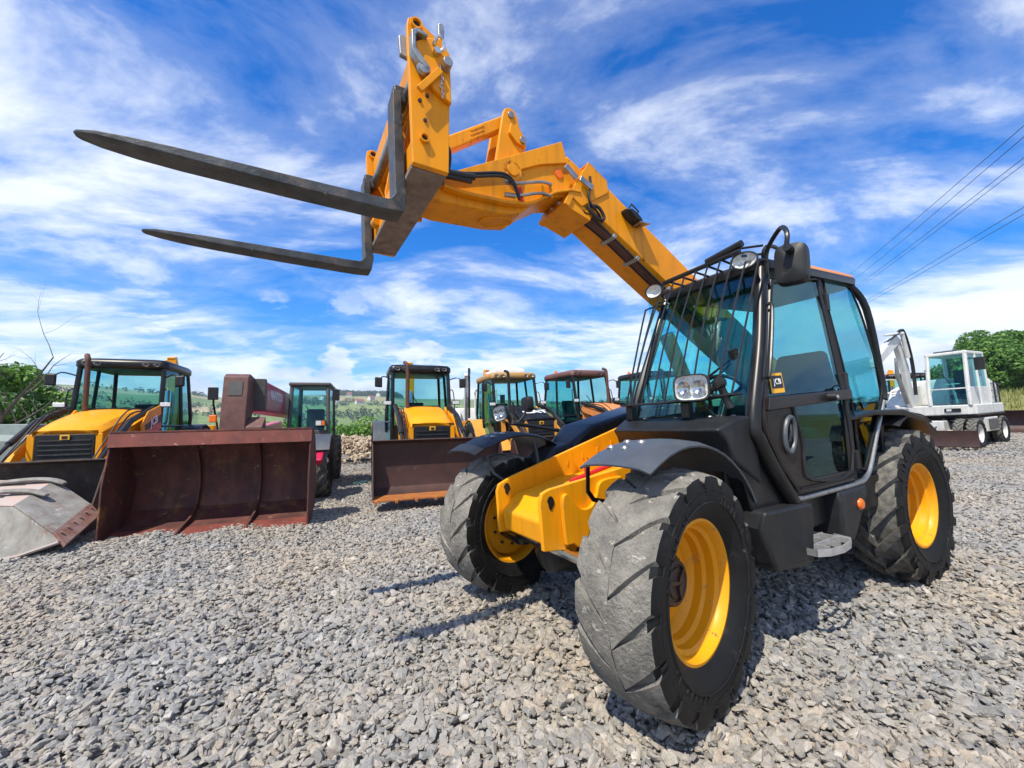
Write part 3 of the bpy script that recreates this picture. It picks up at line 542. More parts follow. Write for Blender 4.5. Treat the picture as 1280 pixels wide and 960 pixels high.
# roof
b = MB()
def rr_ring(z, inx, iny, x0=-2.42, x1=-1.05, y0=.04, y1=.905, r=.10):
    pts = []
    x0 += inx; x1 -= inx; y0 += iny; y1 -= iny
    for cx, cy, a0 in ((x1 - r, y1 - r, 0), (x0 + r, y1 - r, PI / 2), (x0 + r, y0 + r, PI), (x1 - r, y0 + r, 1.5 * PI)):
        for k in range(5): a = a0 + PI / 2 * k / 4; pts.append((cx + r * math.cos(a), cy + r * math.sin(a), z + .03 * (-(cx + r * math.cos(a)) - 1.05) / 1.3))
    return pts
b.loft([rr_ring(2.355, .03, .03), rr_ring(2.37, 0, 0), rr_ring(2.415, -.005, -.005), rr_ring(2.425, 0, 0)]); rf = b.build('roof', 'black_paint', cab)
b = MB(); b.loft([rr_ring(2.426, .0, .0, x1=-1.55), rr_ring(2.45, .01, .01, x1=-1.55), rr_ring(2.485, .06, .06, x1=-1.55)]); b.build('roof_cap', 'roof_orange', rf)
b = MB(); b.loft([rr_ring(2.427, .02, .02, x0=-1.56), rr_ring(2.45, .04, .04, x0=-1.56)]); b.build('roof_hatch', 'black_plastic', rf)
b = MB(); b.lathe([(0, .06), (.05, .055), (.06, .02), (.065, 0)], 16, (-1.62, .72, 2.47), 'Z'); b.build('beacon_mount', 'black_plastic', rf)
# roof bars and windscreen guard
gd = empty('windscreen_guard', cab)
GT = lambda y: Vector((-.90, y, 2.455 + .03 * (y - .26)))
GB = lambda y: Vector((-.47, y, 1.515))
b = MB(); b.tube([GT(.22), GT(.84)], .018, 8); b.tube([GT(.60) + Vector((0, 0, .02)), GT(.86) + Vector((0, 0, .045))], .024, 8); b.build('top_rail', 'guard_black', gd)
for y in np.linspace(.23, .80, 7):
    yb = .20 + (y - .23) / .57 * .60; q = [GT(y) + Vector((.0, 0, .0)), GT(y).lerp(GB(yb), .5) + Vector((.035, 0, 0)), GB(yb)]
    b = MB(); b.tube(bez(q, 5), .006, 6); b.build('guard_bar', 'guard_black', gd)
for q in ([(-1.06, .06, 2.33), (-.89, .05, 2.29), (-.83, .06, 2.22), (-.66, .09, 1.85), (-.51, .12, 1.52)], [(-1.05, .11, 2.36), (-.92, .11, 2.31), (-.85, .12, 2.22), (-.66, .14, 1.85), (-.51, .16, 1.52)],
          [(-1.02, .86, 2.40), (-.92, .87, 2.39), (-.86, .875, 2.33), (-.66, .86, 1.9), (-.49, .85, 1.52)], [(-1.04, .93, 2.39), (-.96, .935, 2.39), (-.90, .94, 2.33), (-.72, .92, 1.9), (-.55, .91, 1.52)]):
    b = MB(); b.tube(bez(q, 5), .007, 6); b.build('guard_bar', 'guard_black', gd)
b = MB(); b.ext([(-.47, .09, 1.505), (-.44, .16, 1.50), (-.42, .52, 1.50), (-.47, .74, 1.51), (-.52, .94, 1.525), (-.60, .95, 1.525), (-.54, .70, 1.50), (-.52, .08, 1.50)], (0, 0, .012)); b.build('guard_base_plate', 'guard_black', gd, .003)
for y in (.14, .62): b = MB(); b.box((-.53, y, 1.45), (.05, .06, .10)); b.build('guard_foot', 'guard_black', gd, .006)
for k in range(6):
    y = .26 + k * .11; b = MB(); b.tube([(-1.14, y, 2.44), GT(y)], .008, 6); b.build('roof_bar', 'guard_black', gd)
b = MB(); b.tube(bez([(-1.10, .88, 2.40), (-1.06, .90, 2.46), (-1.10, .91, 2.51), (-1.24, .90, 2.52), (-1.34, .86, 2.48), (-1.38, .84, 2.45)], 5), .013, 8); b.tube([(-.90, .80, 2.50), (-1.08, .89, 2.52)], .008, 6); b.tube([(-.92, .84, 2.44), (-1.08, .90, 2.46)], .008, 6); b.build('grab_hoop', 'guard_black', gd)
def lamp(parent, name, pos, dirv, r, sx=1.0, sz=1.0, deep=.08):
    e = empty(name, parent, pos); q = Vector(dirv).normalized().to_track_quat('Z', 'Y'); e.rotation_euler = q.to_euler()
    b = MB(); b.lathe([(0, -deep), (r * .55, -deep), (r * .95, -deep * .35), (r * 1.08, 0), (r * 1.08, .012), (r * .95, .012)], 24, (0, 0, 0), 'Z'); o1 = b.build('lamp_housing', 'lamp_body', e)
    b = MB(); b.lathe([(0, -.03), (r * .5, -.022), (r * .94, .004)], 24, (0, 0, 0), 'Z'); o2 = b.build('reflector', 'lamp_lens', e)
    b = MB(); b.lathe([(0, .022), (r * .6, .017), (r * .95, .008)], 24, (0, 0, 0), 'Z'); o3 = b.build('lens', 'lamp_glass', e)
    for o in (o1, o2, o3): o.scale = (sx, sz, 1)
    return e
lamp(gd, 'work_light', (-.93, .845, 2.41), (1, .35, -.05), .062, 1.25, .85)
lamp(gd, 'work_light', (-.90, .12, 2.42), (1, .25, -.1), .058, 1.2, .9)
# big rectangular headlight on the guard
def headlight(parent, pos, dirv, w, h, roll=0):
    e = empty('headlight', parent, pos); q = Vector(dirv).normalized().to_track_quat('Z', 'Y'); e.rotation_euler = (q.to_matrix() @ Matrix.Rotation(roll, 3, 'Z')).to_euler()
    def rg(s, z): return [(s * w / 2 * (abs(math.cos(a)) ** .5) * math.copysign(1, math.cos(a)) , s * h / 2 * (abs(math.sin(a)) ** .5) * math.copysign(1, math.sin(a)), z) for a in np.linspace(0, 2 * PI, 28, False)]
    b = MB(); b.loft([rg(.01, -.10), rg(.55, -.10), rg(.9, -.06), rg(1.05, 0), rg(1.05, .012), rg(.94, .012)], False); b.build('lamp_housing', 'lamp_body', e)
    b = MB(); b.loft([rg(.95, .008), rg(.8, -.012), rg(.3, -.026), rg(.01, -.026)], False); b.build('reflector', 'lamp_lens', e)
    b = MB(); b.loft([rg(.95, .013), rg(.8, .02), rg(.3, .024), rg(.01, .024)], False); b.build('lens', 'lamp_glass', e)
    for sx in (-.22, .2): b = MB(); b.lathe([(0, -.012), (.03, -.004), (.042, .008)], 16, (sx * w, 0, 0), 'Z'); b.build('bulb_bowl', 'chrome', e)
    return e
headlight(gd, (-.44, .735, 1.585), (1, .32, .0), .205, .155)
b = MB(); b.tube(bez([(-.50, .80, 1.56), (-.52, .86, 1.58), (-.54, .88, 1.52), (-.55, .9, 1.45)], 5), .022, 8); b.lathe([(0, .02), (.03, .015), (.035, -.03)], 12, (-.50, .87, 1.60), 'X'); b.build('lamp_wiring', 'hose', gd)
# wiper
b = MB(); b.tube([(-.80, .80, 1.78), (-.70, .42, 1.52)], .008, 6); b.tube([(-.79, .78, 1.74), (-.67, .5, 1.46)], .006, 6); b.cyl((-.80, .80, 1.76), (-.78, .80, 1.82), .03, 12); b.build('wiper', 'guard_black', cab)
# interior
se = empty('driver_seat', cab)
b = MB(); b.loft([[(-1.55, .28, 1.18), (-1.55, .76, 1.18), (-1.55, .76, 1.28), (-1.55, .28, 1.28)], [(-2.05, .26, 1.15), (-2.05, .78, 1.15), (-2.05, .78, 1.27), (-2.05, .26, 1.27)]]); b.build('seat_cushion', 'seat_fabric', se, .04, seg=3)
b = MB(); b.loft([[(-2.00, .27, 1.25), (-2.00, .77, 1.25), (-2.12, .77, 1.25), (-2.12, .27, 1.25)], [(-2.10, .27, 1.6), (-2.10, .77, 1.6), (-2.22, .75, 1.6), (-2.22, .29, 1.6)], [(-2.16, .33, 1.90), (-2.16, .71, 1.90), (-2.25, .70, 1.88), (-2.25, .34, 1.88)]]); b.build('backrest', 'seat_fabric', se, .04, seg=3)
b = MB(); b.b2(-2.05, -1.6, .3, .74, .9, 1.16); b.build('seat_base', 'black_plastic', se, .02)
b = MB(); C0 = Vector((-1.12, .5, 1.52)); b.tube([C0 + Vector((.07 * math.sin(a), .19 * math.cos(a), .17 * math.sin(a))) for a in np.linspace(0, 2 * PI, 29)], .014, 8); b.tube([C0, C0 + Vector((.18, 0, -.3))], .03, 8)
for a in (.5, 2.6, 4.7): b.tube([C0, C0 + Vector((.07 * math.sin(a), .19 * math.cos(a), .17 * math.sin(a)))], .012, 6)
b.build('steering_wheel', 'black_plastic', cab)
b = MB(); b.loft([[(-.68, .1, .9), (-.68, .92, .9), (-.68, .92, 1.36), (-.68, .1, 1.36)], [(-.95, .3, .9), (-.95, .7, .9), (-.88, .78, 1.40), (-.88, .2, 1.40)]]); b.build('dashboard', 'black_plastic', cab, .02)
b = MB(); b.b2(-2.1, -1.3, .08, .22, 1.0, 1.35); b.cyl((-1.45, .16, 1.35), (-1.40, .17, 1.55), .015); b.build('side_console', 'black_plastic', cab, .03)
# door-side mirror
mi = empty('mirror', T)
b = MB()
def mring(s, d): return [Vector((-.975, 1.10, 2.30)) + Vector((-.03, .02, 0)) * 0 + Vector((.22, -.97, .06)).normalized() * (s * .088 * (abs(math.cos(a)) ** .45) * math.copysign(1, math.cos(a))) + Vector((-.10, .0, 1)).normalized() * (s * .128 * (abs(math.sin(a)) ** .45) * math.copysign(1, math.sin(a))) + Vector((.97, .22, .08)) * d for a in np.linspace(0, 2 * PI, 28, False)]
b.loft([mring(1, -.03), mring(1.0, -.005), mring(.94, .03), mring(.7, .045), mring(.02, .048)]); b.build('mirror_shell', 'black_plastic', mi)
b = MB(); b.loft([mring(.92, -.032), mring(.02, -.032)]); b.build('mirror_pane', 'mirror_glass', mi)
b = MB(); b.cyl(Vector((-.975, 1.10, 2.30)) + Vector((.04, .02, .075)), Vector((-.975, 1.10, 2.30)) + Vector((.10, .03, .08)), .024, 14); b.tube(bez([(-.885, 1.125, 2.38), (-.90, 1.13, 2.47), (-1.0, 1.05, 2.555), (-1.07, .93, 2.49), (-1.08, .90, 2.40), (-1.08, .90, 2.25)], 5), .014, 8); b.build('mirror_arm', 'guard_black', mi)
b = MB(); b.tube(bez([sp(-.80, 1.62, .03), sp(-.79, 1.66, .06), sp(-.98, 2.06, .055), sp(-1.0, 2.10, .02)], 4), .011, 8); b.build('grab_rail', 'guard_black', cab)
for q in ((-.50, .30), (-.50, .55), (-.50, .80), (-.60, .20), (-.60, .88)):
    b = MB(); b.lathe([(0, .006), (.010, .006), (.014, 0)], 8, (q[0], q[1], 1.405), 'Z'); b.build('cowl_screw', 'steel_bare', cab)
b = MB(); b.box((-.44, .5, 1.352), (.012, .80, .012), rot_y(.5)); b.build('cowl_seam', 'sticker_black', cab)
b = MB(); b.tube([sp(-1.02, .945, .03), sp(-1.70, .945, .03)], .006, 6); b.build('door_sill_seal', 'rubber', cab)
b = MB(); b.tube(bez([sp(-1.855, .99, .008), sp(-1.93, .975, .008), sp(-2.02, 1.07, .008), sp(-2.19, 1.28, .008), sp(-2.39, 1.53, .008), sp(-2.415, 1.7, .008), sp(-2.39, 2.1, .008), sp(-2.34, 2.29, .008), sp(-2.27, 2.385, .008), sp(-1.88, 2.375, .008), sp(-1.84, 1.5, .008), sp(-1.855, .99, .008)], 3), .008, 6); b.build('window_seal', 'rubber', cab)
for k in range(5): b = MB(); b.box((-.62 - .035 * k, .952, .80), (.014, .012, .14)); b.build('vent_slot', 'sticker_black', cab)
# ---- mudguards
def fender(y0, y1, prof, th=.012, lip=.012, mat='grey_plastic', rz=0, piv=(0, 0), name='mudguard', crown=.018):
    b = MB(); rings = []
    for x, z, tx, tz in prof:
        ring = []
        for k in range(9):
            t = k / 8; y = y0 + (y1 - y0) * t; dz = crown * (1 - (2 * t - 1) ** 2) - (lip if t in (0, 1) else 0); ring.append(Vector((x, y, z)) + Vector((tx, 0, tz)) * dz)
        for k in range(8, -1, -1):
            t = k / 8; y = y0 + (y1 - y0) * (t * .98 + .01); dz = crown * (1 - (2 * t - 1) ** 2) - (lip if t in (0, 1) else 0) - th; ring.append(Vector((x, y, z)) + Vector((tx, 0, tz)) * dz)
        rings.append([rot_z(rz) @ (q - Vector((*piv, 0))) + Vector((*piv, 0)) for q in ring])
    b.loft(rings); return b.build(name, mat, T, .003, smooth=50)
def arc(R, a0, a1, c=(0, .59), n=12, tail=None):
    out = []
    for k in range(n + 1):
        a = R_(a0 + (a1 - a0) * k / n); out.append((c[0] + R * math.cos(a), c[1] + R * math.sin(a), math.cos(a), math.sin(a)))
    return out
pf = [(.36, 1.195, .35, .94)] + arc(.70, 66, 152)
f1 = fender(.60, 1.03, pf, rz=ST * .6, piv=(0, .8))
f2 = fender(-1.06, -.60, [(.47, 1.205, .35, .94), (.36, 1.255, .4, .92)] + arc(.74, 64, 150), mat='black_plastic', rz=ST * .6, piv=(0, -.8))
for f, s in ((f1, 1), (f2, -1)):
    for x, y in ((.20, .70), (.20, .80), (.10, .72), (.10, .82)):
        b = MB(); yy = s * y; z = .59 + math.sqrt((.70 if s > 0 else .74) ** 2 - x * x) + .018; b.lathe([(0, .009), (.014, .008), (.022, .001), (.024, -.006)], 12, (x, yy, z), 'Z'); b.build('fender_bolt', 'steel_bare', f)
    b = MB(); yy = s * .57; b.tube([(.30, yy + s * .05, 1.18), (.27, yy, 1.04), (.20, yy - s * .04, .98), (-.02, yy - s * .10, .92)], .014, 8, flat=.6); b.tube([(-.12, yy, 1.25), (-.12, yy - s * .1, .9)], .018, 8); b.build('fender_bracket', 'guard_black', f)
fender(.66, 1.05, arc(.73, 118, 62, (-2.72, .62)) + [(-2.30, 1.15, .4, .9)][:0] + arc(.73, 60, 40, (-2.72, .62), 4)[:0], mat='black_plastic', crown=.01)
b = MB(); b.loft([[(-1.75, .62, 1.34), (-1.75, .99, 1.345), (-1.75, .99, 1.32), (-1.75, .62, 1.32)], [(-2.1, .62, 1.385), (-2.1, 1.02, 1.385), (-2.1, 1.02, 1.35), (-2.1, .62, 1.35)], [(-2.5, .62, 1.385), (-2.5, 1.05, 1.38), (-2.5, 1.05, 1.33), (-2.5, .62, 1.33)], [(-2.85, .62, 1.32), (-2.85, 1.06, 1.31), (-2.85, 1.06, 1.27), (-2.85, .62, 1.27)], [(-3.12, .62, 1.19), (-3.12, 1.06, 1.175), (-3.12, 1.06, 1.15), (-3.12, .62, 1.15)]]); b.build('rear_mudguard', 'black_paint', T, .012, smooth=50)
fender(-1.05, -.66, arc(.73, 118, 62, (-2.72, .62)), mat='black_plastic')
# ---- boxes and step under the door
b = MB(); b.loft([[(-.60, .55, .88), (-.60, 1.02, .87), (-1.06, 1.03, .86), (-1.08, .55, .88)], [(-.58, .55, .80), (-.56, 1.00, .78), (-1.05, 1.04, .82), (-1.07, .55, .8)], [(-.62, .55, .55), (-.66, 1.00, .56), (-1.0, 1.04, .545), (-1.02, .55, .54)], [(-.70, .6, .51), (-.72, .98, .515), (-.98, 1.0, .50), (-.98, .6, .50)]]); b.build('tool_box', 'black_plastic', T, .02, seg=3)
b = MB(); b.loft([[(-1.44, .55, .87), (-1.46, 1.0, .875), (-1.86, 1.0, .88), (-1.9, .55, .88)], [(-1.42, .55, .8), (-1.44, 1.02, .80), (-1.82, 1.02, .82), (-1.9, .55, .8)], [(-1.42, .55, .55), (-1.45, 1.0, .52), (-1.62, 1.0, .54), (-1.8, .55, .55)]]); rb = b.build('fuel_tank', 'black_plastic', T, .025, seg=3)
b = MB(); b.lathe([(0, .018), (.028, .016), (.036, .008), (.038, 0)], 20, (-1.685, 1.018, .765)); b.build('side_reflector', 'signal_orange', rb)
b = MB(); b.b2(-1.44, -1.02, .5, .72, .60, .88); b.build('step_well', 'black_paint', T)
b = MB()
op = [(-.93, 1.0), (-.93, 1.09), (-1.0, 1.125), (-1.12, 1.14), (-1.24, 1.125), (-1.33, 1.09), (-1.35, 1.0)]
for i in range(len(op) - 1): b.ext([(*op[i], .585), (*op[i + 1], .585), (*op[i + 1], .625), (*op[i], .625)], (0, -.012, 0))
for x in (-.94, -1.07, -1.2, -1.33): b.b2(x - .006, x + .006, .80, 1.09, .585, .618)
for y in (.84, .93, 1.02): b.b2(-1.34, -.94, y - .005, y + .005, .59, .622)
b.ext([(-1.1, .8, .62), (-1.34, .8, .62), (-1.34, .82, .69), (-1.16, .82, .69)], (0, .01, 0)); b.build('step', 'aluminium', T, .003)
# ---- engine pod on the far side with its lamp and mirror
b = MB(); b.loft([[(-.42, -.98, 1.06), (-.42, -.56, 1.06), (-.50, -.60, 1.20), (-.50, -.95, 1.19)], [(-.62, -1.0, .95), (-.62, -.48, .95), (-.72, -.52, 1.38), (-.72, -1.0, 1.37)], [(-1.5, -1.02, .9), (-1.5, -.48, .9), (-1.5, -.50, 1.53), (-1.5, -1.02, 1.53)], [(-2.4, -1.02, .9), (-2.4, -.48, .9), (-2.4, -.50, 1.52), (-2.4, -1.02, 1.5)]]); b.build('engine_hood', 'black_paint', T, .05, seg=4)
b = MB(); b.loft([[(-.12, -.86, 1.06), (-.12, -.52, 1.06), (-.30, -.54, 1.19), (-.30, -.84, 1.18)], [(-.52, -.9, 1.0), (-.52, -.5, 1.0), (-.50, -.54, 1.23), (-.50, -.88, 1.23)]]); b.build('hood_snout', 'black_plastic', T, .04, seg=4)
b = MB(); b.tube(bez([(-.92, -1.02, 1.20), (-.78, -1.06, 1.30), (-.60, -1.07, 1.34), (-.26, -1.08, 1.405), (-.20, -1.10, 1.42), (-.18, -1.10, 1.48)], 5), .020, 10); b.tube([(-.26, -1.08, 1.41), (-.34, -1.09, 1.48), (-.36, -1.09, 1.52)], .012, 8); b.tube([(-.24, -1.09, 1.44), (-.23, -1.10, 1.62)], .010, 8); st = b.build('lamp_arm', 'guard_black', T)
headlight(T, (-.10, -1.12, 1.515), (1, .5, 0), .15, .14, roll=.2)
b = MB(); rg = lambda s, x: [(x, -1.10 + s * .075 * (abs(math.cos(a)) ** .5) * math.copysign(1, math.cos(a)), 1.595 + s * .075 * (abs(math.sin(a)) ** .5) * math.copysign(1, math.sin(a))) for a in np.linspace(0, 2 * PI, 24, False)]
b.loft([rg(1, -.42), rg(1, -.39), rg(.85, -.36), rg(.02, -.355)]); b.build('wing_mirror', 'black_plastic', T)
# ================================================================== loader buckets
def shell(profile, th, y0, y1):
    """open folded plate following a profile in x,z"""
    b = MB(); n = len(profile); off = []
    for i in range(n):
        a = Vector((*profile[max(i - 1, 0)], 0)); c = Vector((*profile[min(i + 1, n - 1)], 0)); t = (c - a).normalized(); off.append((profile[i][0] + t.y * th, profile[i][1] - t.x * th))
    ring = lambda y: [(x, y, z) for x, z in profile] + [(x, y, z) for x, z in off[::-1]]
    return b.loft([ring(y0), ring(y1)])
def bucket(parent, x0, wid, prof, mat, edge_mat, inner=None, ribs=0, teeth=0, lip=.10, side_tip=None, rib_mat=None):
    e = empty('bucket', parent, (x0, 0, 0)); h = wid / 2
    shell(prof, .02, -h, h).build('shell', mat, e, .005)
    for s in (-1, 1):
        b = MB(); pts = list(prof) + ([side_tip] if side_tip else []); b.xz(pts, s * h - .0 - (.022 if s > 0 else 0), s * h + (.022 if s < 0 else 0)); b.build('side_plate', mat, e, .004)
    (xa, za), (xb, zb) = prof[-2], prof[-1]; d = Vector((xb - xa, 0, zb - za)).normalized(); q = Vector((xb, 0, zb)); n = Vector((-d.z, 0, d.x))
    b = MB(); b.ext([q - d * lip - Vector((0, h, 0)) + n * .003, q + d * .05 - Vector((0, h, 0)), q + d * .05 - Vector((0, h, 0)) - n * .025, q - d * lip - Vector((0, h, 0)) - n * .03], (0, wid, 0)); b.build('cutting_edge', edge_mat, e, .003)
    t0 = Vector((prof[0][0], 0, prof[0][1])); t1 = Vector((prof[1][0], 0, prof[1][1]))
    b = MB(); dd = (t0 - t1).normalized(); b.ext([t0 - Vector((0, h + .01, 0)) + dd * .01, t0 - Vector((0, h + .01, 0)) - dd * .13, t0 - Vector((-.035, h + .01, 0)) - dd * .12, t0 - Vector((-.035, h + .01, 0)) + dd * .01], (0, wid + .02, 0)); b.build('top_lip', mat, e, .006)
    for k in range(ribs):
        y = -h + wid * (k + 1) / (ribs + 1); b = MB(); inn = [(x + .0, z) for x, z in prof[1:]]
        nrm = []
        for i in range(len(inn)):
            a = Vector((*inn[max(i - 1, 0)], 0)); c = Vector((*inn[min(i + 1, len(inn) - 1)], 0)); t = (c - a).normalized(); w_ = .08 if 0 < i < len(inn) - 1 else .03; nrm.append((inn[i][0] - t.y * w_, inn[i][1] + t.x * w_))
        b.ext([(x, y, z) for x, z in inn + nrm[::-1]], (0, .03, 0)); b.build('rib', rib_mat or mat, e, .004)
    for k in range(teeth):
        y = -h + .06 + (wid - .12) * k / (teeth - 1); b = MB(); p = q + d * .02; b.ext([p + Vector((0, y - .03, .02)), p + Vector((0, y + .03, .02)), p + Vector((0, y + .022, 0)) + d * .09, p + Vector((0, y - .022, 0)) + d * .09], (0, 0, -.045)); b.build('tooth', edge_mat, e, .003)
    return e
# ================================================================== backhoe loaders
bh_ft = tyre_mesh(.46, .34, .26, 15, .03, .07, .06, .4, ['rubber', 'tread_lug'], segs=36)
bh_rt = tyre_mesh(.74, .46, .38, 17, .04, .08, .07, .4, ['rubber', 'tread_lug'], segs=40)
RIMS = {}
def rims(mat, r, hw, dish):
    k = (mat, r)
    if k not in RIMS: RIMS[k] = rim_mesh(r, hw, dish, mat, n=32)
    return RIMS[k]
def backhoe(name, label, x, y, yaw, col, hood, roofm='black_paint', rimc='rim_yellow', grille='black_plastic', bucket_kw=None, detail=2, rear_boom=True, fenders='black_plastic', wheel_fender='black_plastic', exhaust=-.36, exmat='exhaust_rust', arms=None, tarp=False, mirrors=True):
    B = empty(name); tag(B, label, 'backhoe loader'); place(B, x, y, -PI / 2 + R_(yaw)); arms = arms or col
    for s in (1, -1):
        wheel(B, (0, s * .86, .455), s, 0, bh_ft, rims(rimc, .255, .11, -.03), hub_m if detail > 1 else None); wheel(B, (-2.15, s * .86, .735), s, 0, bh_rt, rims(rimc, .375, .15, -.05), None)
    b = MB(); b.b2(-2.7, .75, -.34, .34, .45, .95); b.cyl((0, -.75, .46), (0, .75, .46), .09, 12); b.cyl((-2.15, -.7, .73), (-2.15, .7, .73), .14, 12); b.build('chassis', 'black_paint', B, .02)
    # bonnet
    b = MB(); H = []
    for xx, wd, zt, zb in ((.86, .395, 1.45, 1.38), (.80, .415, 1.50, 1.2), (.45, .44, 1.62, 1.0), (0, .46, 1.74, 1.0), (-.45, .48, 1.82, 1.0), (-.64, .48, 1.84, 1.0)):
        H.append([(xx, -wd, zb), (xx, -wd * 1.01, (zt + zb) / 2), (xx, -wd, zt - .09), (xx, -wd * .82, zt - .012), (xx, -wd * .4, zt + .012), (xx, 0, zt + .018), (xx, wd * .4, zt + .012), (xx, wd * .82, zt - .012), (xx, wd, zt - .09), (xx, wd * 1.01, (zt + zb) / 2), (xx, wd, zb)])
    b.loft(H); bn = b.build('bonnet', hood, B, .012, seg=3)
    g = empty('grille', B)
    b = MB(); b.b2(.70, .865, -.37, .37, .82, 1.40); b.build('grille_panel', grille, g, .02)
    for k in range(6): b = MB(); b.b2(.862, .878, -.32, .32, .90 + .075 * k, .925 + .075 * k); b.build('slat', grille, g, .004)
    b = MB(); b.box((.882, 0, 1.345), (.01, .12, .08)); bd = b.build('badge', 'sticker_yellow', g, .003)
    b = MB(); b.box((.890, 0, 1.345), (.006, .07, .045)); b.build('badge_mark', 'sticker_black', bd)
    for s in (1, -1): b = MB(); b.xz([(.86, .80), (.86, 1.40), (.3, 1.05), (-.5, 1.0), (-.5, .80)], s * .37, s * .46); b.build('nose_side', col, B, .01)
    # exhaust
    b = MB(); b.tube(bez([(-.42, exhaust, 1.7), (-.42, exhaust, 2.2), (-.42, exhaust, 2.74), (-.45, exhaust - .03, 2.84), (-.52, exhaust - .06, 2.87)], 4), .042, 12); b.build('exhaust', exmat, B)
    # cab
    cb = empty('cab', B)
    fy = .68
    for s in (1, -1):
        b = MB(); b.tube([(-.70, s * fy, 1.0), (-.68, s * fy, 1.45), (-.86, s * .66, 2.72)], .045, 8); b.build('front_pillar', 'black_paint', cb)
        b = MB(); b.tube([(-1.55, s * .76, 1.0), (-1.58, s * .77, 1.6), (-1.62, s * .70, 2.74)], .035, 8); b.build('middle_pillar', 'black_paint', cb)
        b = MB(); b.tube([(-2.32, s * .70, 1.3), (-2.34, s * .72, 1.7), (-2.22, s * .66, 2.74)], .04, 8); b.build('rear_pillar', 'black_paint', cb)
        b = MB(); b.ext([(-.74, s * .70, 1.05), (-.73, s * .70, 1.45), (-.88, s * .675, 2.68), (-1.60, s * .70, 2.70), (-1.56, s * .765, 1.6), (-1.53, s * .76, 1.05)], (0, .006 * s, 0)); b.build('door_window', 'far_glass', cb)
        b = MB(); b.ext([(-1.60, s * .765, 1.6), (-1.64, s * .70, 2.70), (-2.20, s * .665, 2.70), (-2.32, s * .715, 1.7)], (0, .006 * s, 0)); b.build('side_window', 'far_glass', cb)
        b = MB(); b.tube([(-.72, s * .71, 1.5), (-1.57, s * .78, 1.5)], .022, 6); b.build('door_rail', 'black_paint', cb)
        if mirrors:
            m = empty('mirror', cb); b = MB(); b.tube(bez([(-.88, s * .68, 2.5), (-.75, s * .88, 2.56), (-.68, s * .98, 2.45)], 4), .014, 6); b.build('mirror_arm', 'guard_black', m)
            b = MB(); b.loft([[(-.68, s * .90, 2.28), (-.68, s * 1.08, 2.30), (-.68, s * 1.08, 2.55), (-.68, s * .90, 2.53)], [(-.64, s * .92, 2.31), (-.64, s * 1.06, 2.32), (-.64, s * 1.06, 2.52), (-.64, s * .92, 2.51)]]); b.build('mirror_shell', 'black_plastic', m, .035, seg=3)
        hl = empty('front_lamp', cb); b = MB(); b.box((-.60, s * .80, 1.93), (.06, .20, .10)); b.tube([(-.66, s * .68, 1.9), (-.62, s * .76, 1.92)], .018, 6); b.build('lamp_housing', 'lamp_body', hl, .02); b = MB(); b.box((-.565, s * .80, 1.93), (.012, .17, .075)); b.build('lens', 'lamp_lens', hl, .01)
    grid_pane((-.70, -.64, 1.42), (-.70, .64, 1.42), (-.87, .62, 2.66), (-.87, -.62, 2.66), .03, 6, 4).build('windscreen', 'far_glass', cb)
    b = MB(); b.ext([(-2.34, -.68, 1.4), (-2.34, .68, 1.4), (-2.23, .62, 2.66), (-2.23, -.62, 2.66)], (.006, 0, 0)); b.build('rear_window', 'far_glass', cb)
    b = MB(); b.b2(-2.34, -.68, -.70, .70, .92, 1.04); b.b2(-.78, -.66, -.64, .64, 1.0, 1.42); b.b2(-2.36, -2.3, -.68, .68, 1.0, 1.40); b.build('cab_body', 'black_paint', cb, .02)
    rf = MB()
    def rg(z, ix, iy):
        o = []
        for cx, cy, a0 in ((-.78 - ix - .12, .74 - iy - .12, 0), (-2.32 + ix + .12, .74 - iy - .12, PI / 2), (-2.32 + ix + .12, -.74 + iy + .12, PI), (-.78 - ix - .12, -.74 + iy + .12, 1.5 * PI)):
            for k in range(4): a = a0 + PI / 2 * k / 3; o.append((cx + .12 * math.cos(a), cy + .12 * math.sin(a), z))
        return o
    rf.loft([rg(2.67, .03, .03), rg(2.70, 0, 0), rg(2.80, 0, .0), rg(2.855, .05, .05), rg(2.885, .20, .2)]); rfo = rf.build('roof', roofm, cb, .0, smooth=50)
    for yy in (-.56, -.38, .38, .56): lamp(cb, 'roof_lamp', (-.775, yy, 2.76), (1, 0, -.15), .055, 1.15, .75, .04)
    b = MB(); b.loft([[(-1.5, -.24, 1.30), (-1.5, .24, 1.30), (-1.5, .24, 1.42), (-1.5, -.24, 1.42)], [(-1.95, -.24, 1.28), (-1.95, .24, 1.28), (-1.95, .24, 1.4), (-1.95, -.24, 1.4)]]); b.loft([[(-1.88, -.24, 1.4), (-1.88, .24, 1.4), (-2.0, .24, 1.4), (-2.0, -.24, 1.4)], [(-1.98, -.22, 2.0), (-1.98, .22, 2.0), (-2.08, .22, 2.0), (-2.08, -.22, 2.0)]]); b.build('driver_seat', 'seat_fabric', cb, .03)
    b = MB(); C0 = Vector((-1.12, 0, 1.72)); b.tube([C0 + Vector((.08 * math.sin(a), .2 * math.cos(a), .17 * math.sin(a))) for a in np.linspace(0, 2 * PI, 21)], .014, 6); b.tube([C0, C0 + Vector((.25, 0, -.5))], .04, 6); b.tube([C0 - Vector((0, .2, 0)), C0 + Vector((0, .2, 0))], .012, 6); b.build('steering_wheel', 'black_plastic', cb)
    b = MB(); b.tube([(-.78, .2, 1.5), (-.82, -.2, 2.1)], .01, 6); b.build('wiper', 'guard_black', cb)
